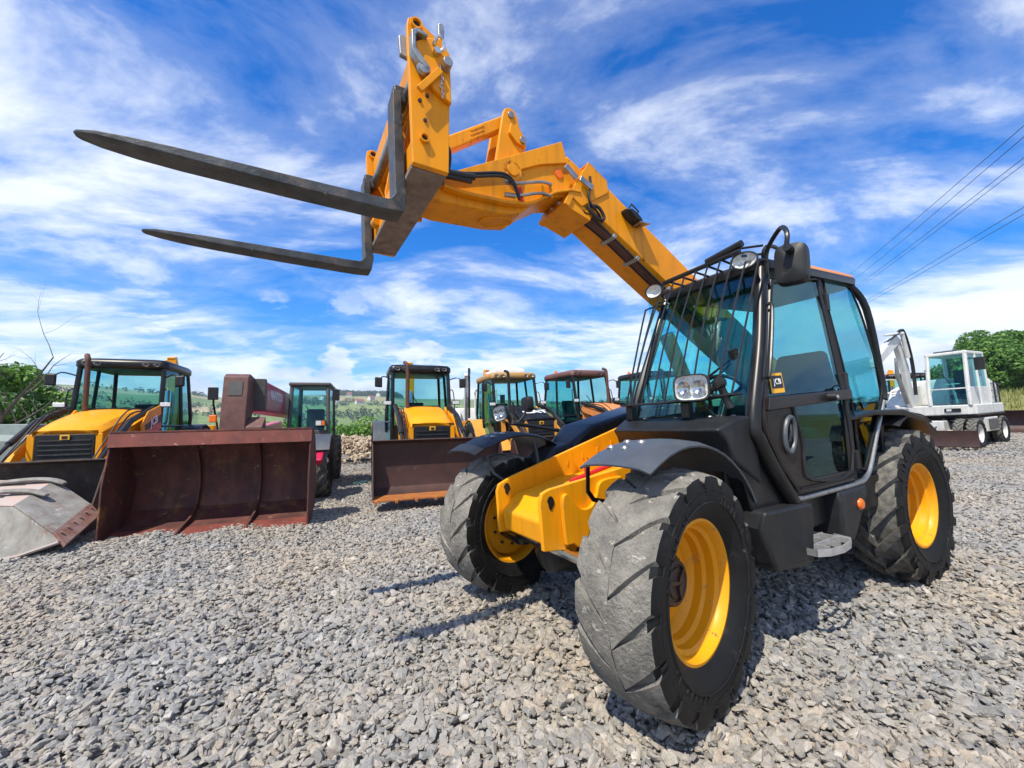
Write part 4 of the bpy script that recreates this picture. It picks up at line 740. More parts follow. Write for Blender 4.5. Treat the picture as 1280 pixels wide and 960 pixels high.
    # mudguards
    for s in (1, -1):
        b = MB(); rings = []
        for k in range(9):
            a = R_(20 + 150 * k / 8); c, sn = math.cos(a), math.sin(a); rings.append([(-2.15 + .80 * c, s * .64, .735 + .80 * sn), (-2.15 + .80 * c, s * 1.08, .735 + .80 * sn), (-2.15 + .77 * c, s * 1.08, .735 + .77 * sn), (-2.15 + .77 * c, s * .64, .735 + .77 * sn)])
        b.loft(rings); b.build('rear_mudguard', fenders, B, .01, smooth=50)
        b = MB(); rings = []
        for k in range(9):
            a = R_(25 + 135 * k / 8); c, sn = math.cos(a), math.sin(a); rings.append([(.54 * c, s * .69, .455 + .54 * sn), (.54 * c, s * 1.04, .455 + .54 * sn), (.52 * c, s * 1.04, .455 + .52 * sn), (.52 * c, s * .69, .455 + .52 * sn)])
        b.loft(rings); b.build('front_mudguard', wheel_fender, B, .008, smooth=50)
        # loader arm, tower and rams
        b = MB(); b.xz([(-.62, 1.70), (-.45, 1.74), (.32, 1.50), (.86, 1.12), (1.38, .60), (1.49, .42), (1.38, .36), (1.24, .50), (.78, .98), (.25, 1.34), (-.5, 1.56)], s * .555, s * .625); la = b.build('loader_arm', arms, B, .012)
        b = MB(); b.tube([(-.55, s * .62, 1.86), (.36, s * .62, 1.60)], .052, 10); b.tube([(.36, s * .62, 1.60), (.92, s * .62, 1.26)], [.052, .045], 10); b.tube([(.92, s * .62, 1.26), (1.42, s * .62, .90)], .028, 8); b.cyl((1.42, s * .56, .90), (1.42, s * .69, .90), .06, 10); b.build('crowd_ram', 'black_plastic', la)
        b = MB(); b.cyl((-.35, s * .50, 1.0), (.15, s * .50, 1.3), .05, 10); b.cyl((.15, s * .50, 1.3), (.5, s * .50, 1.42), .03, 10); b.build('lift_ram', 'black_plastic', la)
        b = MB(); b.xz([(-.66, 1.0), (-.66, 1.75), (-.5, 1.83), (-.38, 1.75), (-.34, 1.0)], s * .51, s * .545); b.build('arm_tower', arms, B, .01)
        b = MB(); b.xz([(1.24, .55), (1.36, .90), (1.46, .92), (1.48, .40), (1.36, .36)], s * .64, s * .68); b.build('bucket_link', arms, la, .008)
        b = MB(); b.tube(bez([(-.40, s * .57, 1.80), (.2, s * .55, 1.72), (.8, s * .54, 1.28), (1.25, s * .55, .95)], 5), .014, 6); b.build('arm_hose', 'hose', la)
        b = MB(); b.tube(bez([(-.40, s * .54, 1.83), (.25, s * .52, 1.78), (.85, s * .52, 1.34), (1.25, s * .52, 1.0)], 5), .012, 6); b.build('arm_hose', 'hose', la)
        b = MB(); b.b2(-1.35, -.80, s * .72, s * 1.0, .42, .46); b.b2(-1.35, -.80, s * .72, s * .98, .70, .74); b.b2(-1.38, -1.34, s * .72, s * .98, .42, .95); b.build('cab_step', 'black_plastic', B, .006)
        b = MB(); b.tube(bez([(-.72, s * .74, 1.55), (-.70, s * .80, 1.62), (-.78, s * .78, 2.2), (-.82, s * .70, 2.25)], 4), .013, 6); b.build('grab_rail', 'guard_black', cb)
        b = MB(); b.cyl((1.48, s * .53, .44), (1.48, s * .70, .44), .045, 10); b.build('pivot_pin', 'steel_bare', la)
    b = MB(); b.b2(-.50, -.46, -.40, .40, 1.83, 1.86); b.build('bonnet_seam', 'sticker_black', bn)
    b = MB(); b.lathe([(0, .10), (.045, .09), (.055, .03), (.06, 0)], 14, (-1.9, -.5, 2.87), 'Z'); b.build('beacon', 'signal_orange', cb)
    if bucket_kw: bucket(B, 0, **bucket_kw)
    if rear_boom:
        r = empty('backhoe_arm', B)
        b = MB(); b.b2(-3.0, -2.7, -.95, .95, .5, 1.2); b.build('hydraulic_frame', col, r, .02)
        b = MB(); b.xz([(-2.9, .8), (-3.15, .9), (-3.55, 2.0), (-3.38, 3.15), (-3.22, 3.2), (-3.25, 2.0)], -.12, .12); b.build('boom', col, r, .02)
        b = MB(); b.xz([(-3.2, 3.25), (-3.42, 3.3), (-3.85, 2.2), (-3.9, 1.5), (-3.75, 1.5)], -.08, .08); b.build('dipper', col, r, .02)
        b = MB(); b.tube([(-3.05, 0, 1.2), (-3.2, 0, 2.4)], .06, 8); b.build('boom_ram', 'chrome', r)
        for s in (1, -1): b = MB(); b.b2(-3.1, -2.85, s * 1.0 - .08, s * 1.0 + .08, .15, 1.5); b.build('stabiliser', col, r, .015)
    return B
LB = [(1.74, 1.02), (1.60, .98), (1.55, .80), (1.53, .45), (1.57, .24), (1.72, .12), (2.28, .06)]
jl = backhoe('backhoe_loader', 'yellow backhoe loader with rusty exhaust, nearest the left edge, behind the soil-brown bucket', -7.46, 7.46, 22, 'yellow', 'yellow',
    bucket_kw=dict(wid=2.1, prof=LB, mat='soil_brown', edge_mat='soil_brown', teeth=0), fenders='black_paint')
for ch in jl.children:
    if ch.name.startswith('bucket'): ch.location.y = -.14
text('side_lettering', 'JCB', jl, .21, (-.28, .735, 1.60), (-1, 0, .28), (0, 0, 1), 'sticker_white', .2, .006)
b = MB(); b.xz([(-.66, 1.44), (.12, 1.24), (.22, 1.52), (-.05, 1.78), (-.62, 1.93)], .70, .725); b.build('side_panel', 'yellow', jl, .012)
b = MB(); b.xz([(-.66, 1.45), (-.1, 1.31), (.0, 1.40), (-.62, 1.62)], .7255, .7275); b.build('panel_stripe', 'manitou_red', jl)
b = MB(); b.xz([(-.64, 1.60), (.05, 1.42), (.10, 1.52), (-.62, 1.74)], .728, .730); b.build('panel_band', 'sticker_black', jl)
LB2 = [(1.68, 1.16), (1.60, 1.12), (1.56, .90), (1.54, .52), (1.57, .34), (1.70, .24), (2.12, .22)]
j2 = backhoe('backhoe_loader', 'yellow backhoe loader seen head-on with a wide brown front bucket', -1.88, 9.2, 20, 'yellow', 'yellow',
    bucket_kw=dict(wid=2.35, prof=LB2, mat='rust_brown', edge_mat='edge_orange', teeth=8, lip=.34), fenders='grey_plastic')
ct = backhoe('backhoe_loader', 'tan yellow backhoe loader with a white tarp on its roof and dark bonnet', .50, 11.45, 22, 'cat_yellow', 'black_paint', roofm='cat_roof', rimc='white_paint',
    bucket_kw=dict(wid=2.3, prof=LB, mat='rust_brown', edge_mat='rust_brown', teeth=0), fenders='cat_yellow', wheel_fender='cat_yellow', exhaust=-.34, exmat='black_plastic')
text('bonnet_lettering', 'CAT', ct, .36, (.52, 0, 1.642), (0, 1, 0), (-1, 0, .30), 'sticker_white', 0, .014)
b = MB(); b.loft([[(-1.1, -.5, 2.87), (-1.1, .5, 2.87), (-2.1, .5, 2.87), (-2.1, -.5, 2.87)], [(-1.1, -.5, 2.99), (-1.1, .5, 2.99), (-2.1, .5, 2.99), (-2.1, -.5, 2.99)], [(-1.22, -.3, 3.07), (-1.22, .3, 3.07), (-2.0, .3, 3.07), (-2.0, -.3, 3.07)]]); b.build('roof_tarp', 'tarp_white', ct, .03)
b = MB(); b.tube([(.3, .72, 1.5), (1.0, .75, 1.05)], .05, 8); b.build('red_ram_sleeve', 'red_paint', ct)
og = backhoe('backhoe_loader', 'faded orange backhoe loader behind the black engine hood of the foreground machine', 2.95, 11.9, 30, 'case_orange', 'case_orange', rimc='case_orange', roofm='manitou_brown',
    bucket_kw=dict(wid=2.3, prof=LB, mat='rust_brown', edge_mat='rust_brown', teeth=0), fenders='black_plastic', exhaust=.3, detail=1, rear_boom=False)
yb = backhoe('backhoe_loader', 'yellow backhoe loader glimpsed past the windscreen guard of the foreground machine', 5.6, 13.2, 25, 'yellow', 'yellow', bucket_kw=None, detail=1, rear_boom=False)
yr = backhoe('backhoe_loader', 'yellow machine with dark cab standing behind the white excavator', 18.6, 19.0, -30, 'yellow', 'yellow', rimc='rim_yellow', bucket_kw=None, detail=1)
rf1 = backhoe('backhoe_loader', 'yellow backhoe loader mirrored in the upper door window of the foreground machine', 9.6, 4.6, -75, 'yellow', 'yellow', bucket_kw=None, detail=1)
rf2 = backhoe('backhoe_loader', 'yellow backhoe loader mirrored in the lower door window of the foreground machine', 10.4, .9, -80, 'yellow', 'yellow', bucket_kw=None, detail=1)
# ================================================================== red telehandler with the big bucket
Mn = empty('telehandler'); tag(Mn, 'dark red telescopic handler with brown boom head carrying a huge rusty red bucket', 'telehandler'); place(Mn, -4.72, 8.15, -PI / 2 + R_(19))
mt_t = tyre_mesh(.60, .42, .31, 17, .045, .085, .07, .38, ['rubber', 'tread_lug'], segs=44)
for s in (1, -1):
    for xx in (0, -2.8): wheel(Mn, (xx, s * .90, .595), s, 0, mt_t, rims('manitou_grey', .305, .14, -.05), None)
b = MB(); b.b2(-3.2, .5, -.5, .5, .5, 1.0); b.cyl((0, -.8, .6), (0, .8, .6), .1, 12); b.cyl((-2.8, -.8, .6), (-2.8, .8, .6), .1, 12); b.build('chassis', 'manitou_grey', Mn, .02)
b = MB(); b.loft([[(-3.4, -1.0, .8), (-3.4, -.4, .8), (-3.4, -.4, 1.6), (-3.4, -1.0, 1.5)], [(-.6, -1.0, .8), (-.6, -.4, .8), (-.6, -.4, 1.4), (-.6, -1.0, 1.3)]]); b.build('engine_cover', 'manitou_red', Mn, .04)
mb = empty('boom', Mn)
b = MB(); b.xz([(-3.1, 1.66), (1.02, 1.72), (1.02, 2.26), (-3.1, 2.14)], -.34, .10); ms = b.build('outer_section', 'manitou_red', mb, .03)
text('boom_lettering', 'MANITOU', ms, .24, (.05, .104, 2.02), (-1, 0, -.02), (0, 0, 1), 'sticker_white', 0, .006)
b = MB(); b.xz([(.9, 1.72), (1.02, 1.74), (1.04, 2.29), (.92, 2.28)], -.37, .11); b.build('boom_collar', 'manitou_grey', mb, .01)
b = MB(); b.xz([(1.02, 2.30), (1.30, 2.34), (1.40, 2.28), (1.55, 1.35), (1.5, .75), (1.28, .8), (1.12, 1.65), (1.02, 1.75)], -.42, -.06); bh = b.build('boom_head', 'manitou_brown', mb, .015)
b = MB(); b.ext([(1.418, -.34, 2.20), (1.418, -.14, 2.20), (1.455, -.14, 1.97), (1.455, -.34, 1.97)], (.006, 0, .001)); b.build('inspection_plate', 'manitou_grey', bh)
b = MB(); b.xz([(1.20, 1.30), (1.30, 1.62), (1.53, 1.45), (1.53, 1.05)], -.059, .18); b.build('head_bracket', 'manitou_brown', bh, .01)
b = MB(); b.b2(1.30, 1.55, -.75, .55, .35, 1.0); b.build('quick_hitch', 'manitou_brown', bh, .02)
mc = empty('cab', Mn, (-.68, .03, 0))
for q in ([(-.25, .93, .95), (-.22, .93, 1.35), (-.38, .90, 2.36)], [(-.25, .14, .95), (-.22, .14, 1.35), (-.38, .16, 2.36)], [(-1.75, .93, .95), (-1.75, .93, 1.5), (-1.70, .90, 2.36)], [(-1.75, .14, .95), (-1.70, .16, 2.36)]):
    b = MB(); b.tube(q, .042, 8); b.build('pillar', 'manitou_grey', mc)
b = MB(); b.b2(-1.78, -.30, .10, .97, 2.34, 2.42); b.build('roof', 'manitou_grey', mc, .03, seg=3)
b = MB(); b.ext([(-.23, .17, 1.36), (-.23, .90, 1.36), (-.37, .87, 2.33), (-.37, .19, 2.33)], (.006, 0, 0)); b.build('windscreen', 'far_glass', mc)
b = MB(); b.ext([(-.28, .945, 1.1), (-.26, .945, 1.36), (-.40, .915, 2.32), (-1.66, .915, 2.32), (-1.70, .945, 1.1)], (0, .006, 0)); b.build('door_window', 'far_glass', mc)
b = MB(); b.ext([(-.28, .12, 1.3), (-.40, .15, 2.32), (-1.66, .15, 2.32), (-1.70, .12, 1.3)], (0, -.006, 0)); b.build('right_window', 'far_glass', mc)
b = MB(); b.b2(-1.78, -.24, .12, .95, .85, 1.08); b.b2(-.32, -.20, .13, .94, 1.0, 1.345); lb = b.build('cab_body', 'manitou_grey', mc, .015)
text('cab_lettering', 'MANITOU', lb, .085, (-.192, .34, 1.27), (0, 1, 0), (0, 0, 1), 'sticker_white', 0, .003)
b = MB(); b.b2(-1.3, -.9, .35, .75, 1.05, 1.3); b.b2(-1.38, -1.26, .35, .75, 1.3, 1.85); b.build('driver_seat', 'seat_fabric', mc, .04)
b = MB(); b.tube([(-.27, .75, 1.42), (-.33, .45, 1.9)], .009, 6); b.tube([(-.26, .70, 1.38), (-.32, .52, 1.8)], .006, 6); b.build('wiper', 'guard_black', mc)
b = MB(); b.tube([(-.36, .93, 2.25), (-.25, 1.06, 2.25)], .012, 6); b.box((-.24, 1.08, 2.13), (.05, .15, .25)); b.build('mirror', 'black_plastic', mc, .015)
b = MB(); b.box((-.17, .78, 1.50), (.08, .2, .13)); ml = b.build('front_lamp', 'lamp_body', mc, .012); b = MB(); b.box((-.127, .74, 1.50), (.01, .11, .10)); b.build('lens', 'lamp_lens', ml); b = MB(); b.box((-.127, .835, 1.50), (.01, .06, .10)); b.build('indicator', 'signal_orange', ml)
b = MB(); b.tube([(-.3, -.95, 1.3), (-.1, -1.0, 1.9), (-.08, -1.0, 2.1)], .02, 6); b.box((-.06, -1.0, 2.1), (.07, .16, .24)); b.build('right_mirror', 'black_plastic', Mn, .03, seg=3)
b = MB(); b.box((-.05, -.98, 1.62), (.06, .12, .14)); b.build('right_indicator', 'signal_orange', Mn, .015)
for s in (1, -1):
    b = MB(); rings = []
    for k in range(9):
        a = R_(35 + 120 * k / 8); c, sn = math.cos(a), math.sin(a); rings.append([(.68 * c, s * .70, .595 + .68 * sn), (.68 * c, s * 1.12, .595 + .68 * sn), (.65 * c, s * 1.12, .595 + .65 * sn), (.65 * c, s * .70, .595 + .65 * sn)])
    b.loft(rings); b.build('mudguard', 'grey_plastic', Mn, .01, smooth=50)
b = MB(); b.box((.62, .95, .85), (.5, .14, .12), rot_y(.3)); b.build('side_guard', 'manitou_red', Mn, .03)
MBP = [(2.30, 1.41), (2.10, 1.41), (1.85, 1.26), (1.68, .96), (1.62, .60), (1.72, .28), (1.95, .12), (2.50, .03)]
bk = bucket(Mn, 0, 2.42, MBP, 'rust_red_worn', 'rust_red', ribs=2, lip=.34, rib_mat='rust_red_worn', side_tip=(2.47, .72))
b = MB(); b.ext([(2.30, -1.22, 1.415), (2.335, -1.22, 1.40), (2.37, -1.22, 1.22), (2.345, -1.22, 1.22)], (0, 2.44, 0)); b.build('front_rim', 'rust_red', bk, .006); bk.location.y = -.20
# ================================================================== wheeled excavators
ex_t = tyre_mesh(.43, .22, .25, 18, .035, .07, .06, .35, ['rubber', 'tread_lug'], segs=36)
def excavator(label, x, y, yaw, arm=True):
    E = empty('wheeled_excavator'); tag(E, label, 'excavator'); place(E, x, y, yaw)
    for xx in (1.05, -1.05):
        for s in (1, -1):
            wheel(E, (xx, s * 1.0, .425), s, 0, ex_t, rims('white_paint', .245, .08, -.04), None); wheel(E, (xx, s * .74, .425), s, 0, ex_t, None, None)
    b = MB(); b.b2(-1.35, 1.35, -.45, .45, .38, .80); b.cyl((1.05, -.9, .43), (1.05, .9, .43), .1, 10); b.cyl((-1.05, -.9, .43), (-1.05, .9, .43), .1, 10); b.b2(-.5, .5, .45, 1.1, .45, .85); b.b2(-.5, .5, -1.1, -.45, .45, .85); b.build('undercarriage', 'white_paint', E, .02)
    b = MB(); b.xz([(1.72, .08), (1.80, .10), (1.74, .30), (1.80, .55), (1.74, .55), (1.68, .3)], -1.2, 1.2); b.b2(1.2, 1.72, -.45, -.3, .3, .45); b.b2(1.2, 1.72, .3, .45, .3, .45); b.build('dozer_blade', 'rust_brown', E, .01)
    b = MB(); b.lathe([(0, .80), (.55, .80), (.55, .98), (0, .98)], 28, (0, 0, 0), 'Z'); b.build('slew_ring', 'black_paint', E)
    b = MB(); b.xy([(1.15, -.5), (1.15, .95), (1.0, 1.08), (-1.3, 1.08), (-1.6, .7), (-1.6, -.7), (-1.3, -1.08), (.7, -1.08), (.95, -.9)], .96, 1.24); b.build('platform', 'white_paint', E, .03)
    b = MB(); b.loft([[(-1.55, -.95, 1.24), (-1.55, .95, 1.24), (-.45, 1.06, 1.24), (-.45, -1.06, 1.24)], [(-1.5, -.95, 1.85), (-1.5, .95, 1.85), (-.45, 1.06, 1.95), (-.45, -1.06, 1.95)], [(-1.4, -.8, 1.98), (-1.4, .8, 1.98), (-.5, .95, 2.08), (-.5, -.95, 2.08)]]); b.build('engine_hood', 'white_paint', E, .05, seg=3)
    b = MB(); b.loft([[(-.45, -1.06, 1.24), (-.45, -.5, 1.24), (.80, -.5, 1.24), (.80, -1.02, 1.24)], [(-.45, -1.06, 1.95), (-.45, -.5, 1.95), (.45, -.5, 1.85), (.40, -1.0, 1.80)]]); b.build('tank_cover', 'white_paint', E, .05, seg=3)
    for k in range(5): b = MB(); b.box((.66 - .05 * k, -.76, 1.38 + .09 * k), (.02, .34, .025), rot_y(.5)); b.build('louvre', 'manitou_grey', E)
    for yy in (-.75, .62): b = MB(); b.box((1.165, yy, 1.10), (.03, .34, .10)); b.build('front_lamp_panel', 'black_plastic', E, .01); b = MB(); b.box((1.185, yy - .07, 1.10), (.012, .10, .06)); b.build('lamp_lens', 'lamp_lens', E)
    for z in (1.42, 1.62, 1.82): b = MB(); b.b2(-1.56 + (z - 1.24) * .1, -.47, 1.052, 1.064, z, z + .012); b.build('panel_seam', 'sticker_black', E)
    for xx in (-1.2, -.82): b = MB(); b.b2(xx, xx + .012, 1.03, 1.062, 1.26, 1.9); b.build('panel_seam', 'sticker_black', E)
    for k in range(6): b = MB(); b.b2(-1.15, -.9, 1.05, 1.066, 1.45 + .05 * k, 1.465 + .05 * k); b.build('side_louvre', 'manitou_grey', E)
    b = MB(); b.tube(bez([(.70, -1.0, 1.3), (.70, -1.02, 2.0), (.55, -1.02, 2.15), (-.3, -1.02, 2.15), (-.4, -1.02, 2.0)], 4), .018, 6); b.build('handrail', 'white_paint', E)
    b = MB(); b.b2(-1.3, 1.1, -1.09, 1.09, .93, .965); b.build('platform_edge', 'black_paint', E, .01)
    for s in (1, -1): b = MB(); b.b2(-.35, .35, s * 1.10, s * 1.14, .50, .80); b.build('tool_locker_door', 'manitou_grey', E, .01); b = MB(); b.tube(bez([(.45, s * .46, .8), (.8, s * .5, .7), (1.1, s * .4, .85), (1.5, s * .2, .45)], 4), .02, 6); b.build('chassis_hose', 'hose', E)
    c = empty('cab', E)
    b = MB(); b.tube([(1.125, .85, 1.35), (1.0, .45, 2.2)], .01, 6); b.build('wiper', 'guard_black', c)
    for q in ([(1.12, .16, 1.24), (1.12, .16, 1.7), (.92, .17, 2.74)], [(1.12, .98, 1.24), (1.12, .98, 1.7), (.92, .96, 2.74)], [(-.42, .16, 1.24), (-.38, .17, 2.74)], [(-.42, 1.0, 1.24), (-.38, .97, 2.74)], [(.35, 1.0, 1.24), (.32, .975, 2.74)]):
        b = MB(); b.tube(q, .05, 8); b.build('pillar', 'white_paint', c)
    b = MB(); b.b2(-.45, .97, .11, 1.02, 2.70, 2.80); b.build('roof', 'white_paint', c, .035, seg=3)
    b = MB(); b.b2(.25, .9, .3, .8, 2.80, 2.85); b.build('roof_hatch', 'grey_plastic', c, .02)
    b = MB(); b.ext([(1.115, .20, 1.3), (1.115, .94, 1.3), (1.115, .94, 1.72), (.935, .92, 2.70), (.935, .21, 2.70), (1.115, .20, 1.72)], (.006, 0, 0)); b.build('windscreen', 'far_glass', c)
    b = MB(); b.box((1.13, .57, 1.72), (.03, .76, .035)); b.build('screen_rail', 'white_paint', c)
    b = MB(); b.ext([(1.08, 1.0, 1.75), (.93, .98, 2.68), (.36, .985, 2.68), (.38, 1.0, 1.75)], (0, .006, 0)); b.build('door_window', 'far_glass', c)
    b = MB(); b.ext([(.30, 1.0, 1.75), (.28, .985, 2.68), (-.33, .985, 2.68), (-.36, 1.0, 1.75)], (0, .006, 0)); b.build('side_window', 'far_glass', c)
    b = MB(); b.ext([(1.10, .998, 1.24), (1.12, .998, 1.75), (-.40, .998, 1.75), (-.42, .998, 1.24)], (0, .02, 0)); b.build('door_panel', 'white_paint', c, .006)
    b = MB(); b.b2(-.35, -.25, .35, .85, 1.5, 2.3); b.b2(-.3, .25, .35, .85, 1.4, 1.55); b.build('driver_seat', 'seat_fabric', c, .04)
    b = MB(); b.tube([(.5, .57, 1.3), (.72, .57, 1.85)], .03, 8); b.lathe([(.15, 0), (.17, .012), (.15, .024)], 16, (.72, .57, 1.85), 'Z'); b.build('steering_column', 'white_paint', c)
    b = MB(); b.tube([(.95, 1.0, 2.55), (1.0, 1.18, 2.55)], .014, 6); b.box((1.0, 1.24, 2.38), (.06, .20, .36)); b.build('mirror', 'black_plastic', c, .02)
    a = empty('boom', E)
    b = MB(); b.xz([(.80, 1.22), (1.12, 1.15), (1.28, 1.5), (1.30, 2.3), (1.62, 3.05), (1.80, 3.30), (1.62, 3.42), (1.40, 3.28), (1.05, 2.5), (.98, 1.6)], -.37, -.23); b.build('boom_section', 'white_paint', a, .02)
    b = MB(); b.tube([(1.30, -.30, 1.35), (1.75, -.30, 2.2), (1.72, -.30, 2.75)], [.06, .06, .035], 8); b.build('boom_ram', 'steel_bare', a)
    for k in range(3): b = MB(); b.tube(bez([(1.02, -.14 - .03 * k, 1.6), (1.0, -.13 - .03 * k, 2.5), (1.15, -.13 - .03 * k, 3.2), (1.4, -.14 - .03 * k, 3.62), (1.8, -.14 - .03 * k, 3.45), (2.4, -.2, 3.2)], 5), .018, 6); b.build('boom_hose', 'hose', a)
    if not arm: return E
    b = MB(); b.xz([(1.40, 3.28), (1.62, 3.42), (1.9, 3.36), (3.3, 2.6), (3.35, 2.42), (3.2, 2.42), (1.8, 3.08)], -.39, -.21); b.build('dipper_section', 'white_paint', a, .02)
    b = MB(); b.tube([(1.28, -.15, 2.75), (1.5, -.15, 3.5), (2.3, -.30, 3.42)], [.06, .06, .035], 8); b.build('dipper_ram', 'white_paint', a)
    return E
excavator('white wheeled excavator with twin tyres and a low blade at the right', 13.5, 13.0, PI + R_(28))
excavator('white excavator mostly hidden behind the head-on yellow backhoe loader', -1.72, 18.2, -PI / 2 + R_(8), False)
# ================================================================== loose attachments on the ground
# trenching bucket lying on its back, left corner
Gb = empty('digging_bucket'); tag(Gb, 'scuffed pale grey digging bucket lying tipped at the lower left corner', 'bucket')
Wv = Vector((-.27, .67, .20)); A = [Vector(q) for q in ((-6.95, 5.10, .33), (-6.25, 5.05, .335), (-5.92, 5.0, .335), (-5.37, 4.95, .03), (-5.26, 4.94, -.05), (-5.62, 4.85, -.18), (-5.93, 4.77, -.235), (-6.9, 4.70, -.26))]
def gpart(name, pts, vec, mat, bev=.01): b = MB(); b.ext(pts, vec); return b.build(name, mat, Gb, bev)
nn = (A[2] - A[6]).cross(Wv).normalized()
side_n = Vector((.05, -1, .06)).normalized()
gpart('side_plate', A, -side_n * .025, 'bucket_grey'); gpart('side_plate', [q + Wv for q in A], -side_n * .025, 'bucket_grey')
ax = (A[3] - A[2]).normalized(); pn = ax.cross(Wv).normalized();  pn = pn if pn.z > 0 else -pn
gpart('floor_plate', [A[2] - side_n * 0, A[3], A[3] + Wv, A[2] + Wv], pn * .03, 'bucket_grey', .008)
gpart('edge_strip', [A[3] - ax * .0 + pn * .001, A[4] + ax * .02 + Vector((.03, 0, -.06)), A[4] + Wv + ax * .02 + Vector((.03, 0, -.06)), A[3] + Wv + pn * .001], pn * .04, 'bucket_rust', .006)
gpart('heel_plate', [A[1], A[2], A[2] + Wv, A[1] + Wv], Vector((0, 0, .018)), 'bucket_pale', .006); gpart('crown_plate', [A[0], A[1] + Vector((0, 0, -.02)), A[1] + Wv, A[0] + Wv], Vector((0, 0, .012)), 'bucket_pale', .006)
gpart('base_plate', [A[4], A[5], A[5] + Wv, A[4] + Wv], Vector((.01, 0, -.02)), 'bucket_grey', .006); gpart('base_plate', [A[5], A[7], A[7] + Wv, A[5] + Wv], Vector((.01, 0, -.02)), 'bucket_grey', .006)
b = MB(); b.tube([q + side_n * .012 for q in (A[7], A[6], A[5], A[4])], .02, 6); b.build('wear_bar', 'bucket_pale', Gb)
for k in range(6):
    q = (A[3].lerp(A[4], .5) + Wv * ((k + .5) / 6)) + pn * .03; b = MB(); b.cyl(q, q + pn * .02, .014, 6); b.build('bolt', 'bucket_rust', Gb)
for d in (.22, .70):
    b = MB(); q0 = A[0] + Wv * d + Vector((.15, 0, .03)); b.tube(bez([q0, q0 + Vector((.45, .02, .06)), q0 + Vector((.80, .03, .07)), q0 + Vector((1.02, .03, .02))], 4), [.05] * 10 + [.05, .045, .03], 8, flat=.6); b.build('hinge_ear', 'bucket_grey', Gb)
# grey-green steel tank at the left edge
b = MB(); b.loft([[(-10.6, 8.3, .35), (-9.78, 8.3, .35), (-9.78, 9.2, .35), (-10.6, 9.2, .35)], [(-10.6, 8.2, .95), (-9.52, 8.2, .95), (-9.52, 9.2, .95), (-10.6, 9.2, .95)], [(-10.6, 8.25, 1.05), (-9.56, 8.25, 1.05), (-9.56, 9.2, 1.05), (-10.6, 9.2, 1.05)], [(-10.6, 8.32, 1.06), (-9.72, 8.32, 1.06), (-9.72, 9.1, 1.06), (-10.6, 9.1, 1.06)], [(-10.6, 8.32, 1.28), (-9.74, 8.32, 1.28), (-9.74, 9.1, 1.28), (-10.6, 9.1, 1.28)]])
gt = empty('steel_hopper'); b.build('hopper_body', 'green_grey', gt, .012)
for q in ((-10.4, 8.4), (-9.9, 8.4), (-10.4, 9.1), (-9.9, 9.1)): b = MB(); b.b2(q[0] - .05, q[0] + .05, q[1] - .05, q[1] + .05, float(GZ(-10)), .36); b.build('leg', 'green_grey', gt)
tag(gt, 'grey green steel hopper cut off by the left edge of the picture', 'hopper')
# long rusty blade at the far right
fb = empty('loader_bucket'); tag(fb, 'long rusty brown bucket lying open behind the white excavator at the right edge', 'bucket'); place(fb, 22.6, 17.6, PI + R_(50))
e2 = bucket(fb, -1.9, 6.6, [(1.98, 1.0), (1.80, .98), (1.66, .85), (1.58, .55), (1.62, .30), (1.76, .14), (2.0, .06), (2.5, .03)], 'rust_brown', 'rust_red', ribs=1)
# ================================================================== ground
def leafmat(name, c1, c2, rough=.6):
    m = bpy.data.materials.new(name); m.use_nodes = True; t = m.node_tree; p = t.nodes['Principled BSDF']
    g = nd(t, 'ShaderNodeNewGeometry'); col = ramp(t, g.outputs['Random Per Island'], [(0, c1), (1, c2)]); t.links.new(col, p.inputs['Base Color']); p.inputs['Roughness'].default_value = rough
    tl = nd(t, 'ShaderNodeBsdfTranslucent'); t.links.new(col, tl.inputs[0]); mx = nd(t, 'ShaderNodeMixShader', Fac=.3); lk(t, p, 0, mx, 1); lk(t, tl, 0, mx, 2); lk(t, mx, 0, t.nodes['Material Output'], 0)
    MATS[name] = m
leafmat('leaf_green', (.038, .12, .016), (.15, .30, .045)); leafmat('leaf_dark', (.018, .055, .014), (.055, .125, .028)); leafmat('leaf_bright', (.06, .17, .018), (.19, .34, .045)); leafmat('grass_blade', (.16, .19, .035), (.36, .34, .10)); leafmat('leaf_far', (.022, .06, .022), (.05, .105, .04))
m = bpy.data.materials.new('gravel_bed'); m.use_nodes = True; t = m.node_tree; p = t.nodes['Principled BSDF']; MATS['gravel_bed'] = m
c = nd(t, 'ShaderNodeTexCoord'); vo = nd(t, 'ShaderNodeTexVoronoi', Scale=17); lk(t, c, 'Object', vo, 'Vector')
sx = nd(t, 'ShaderNodeSeparateColor'); lk(t, vo, 'Color', sx, 0)
cl = ramp(t, sx.outputs[0], [(0, (.17, .16, .145)), (.5, (.28, .265, .235)), (1, (.38, .355, .315))])
big = nd(t, 'ShaderNodeTexNoise', Scale=.7, Detail=4); lk(t, c, 'Object', big, 'Vector'); bc = ramp(t, big.outputs[0], [(.35, (.86, .88, .92)), (.65, (1.08, 1.03, .95))])
mu = nd(t, 'ShaderNodeMix', _data_type='RGBA', _blend_type='MULTIPLY', i0=1.); t.links.new(cl, mu.inputs[6]); t.links.new(bc, mu.inputs[7]); t.links.new(mu.outputs[2], p.inputs['Base Color']); p.inputs['Roughness'].default_value = .9
dd = mth(t, 'SUBTRACT', 1.0, vo.outputs['Distance']); bpn = nd(t, 'ShaderNodeBump', Strength=1., Distance=.03); t.links.new(dd, bpn.inputs['Height']); lk(t, bpn, 0, p, 'Normal')
m = bpy.data.materials.new('stone'); m.use_nodes = True; t = m.node_tree; p = t.nodes['Principled BSDF']; MATS['stone'] = m
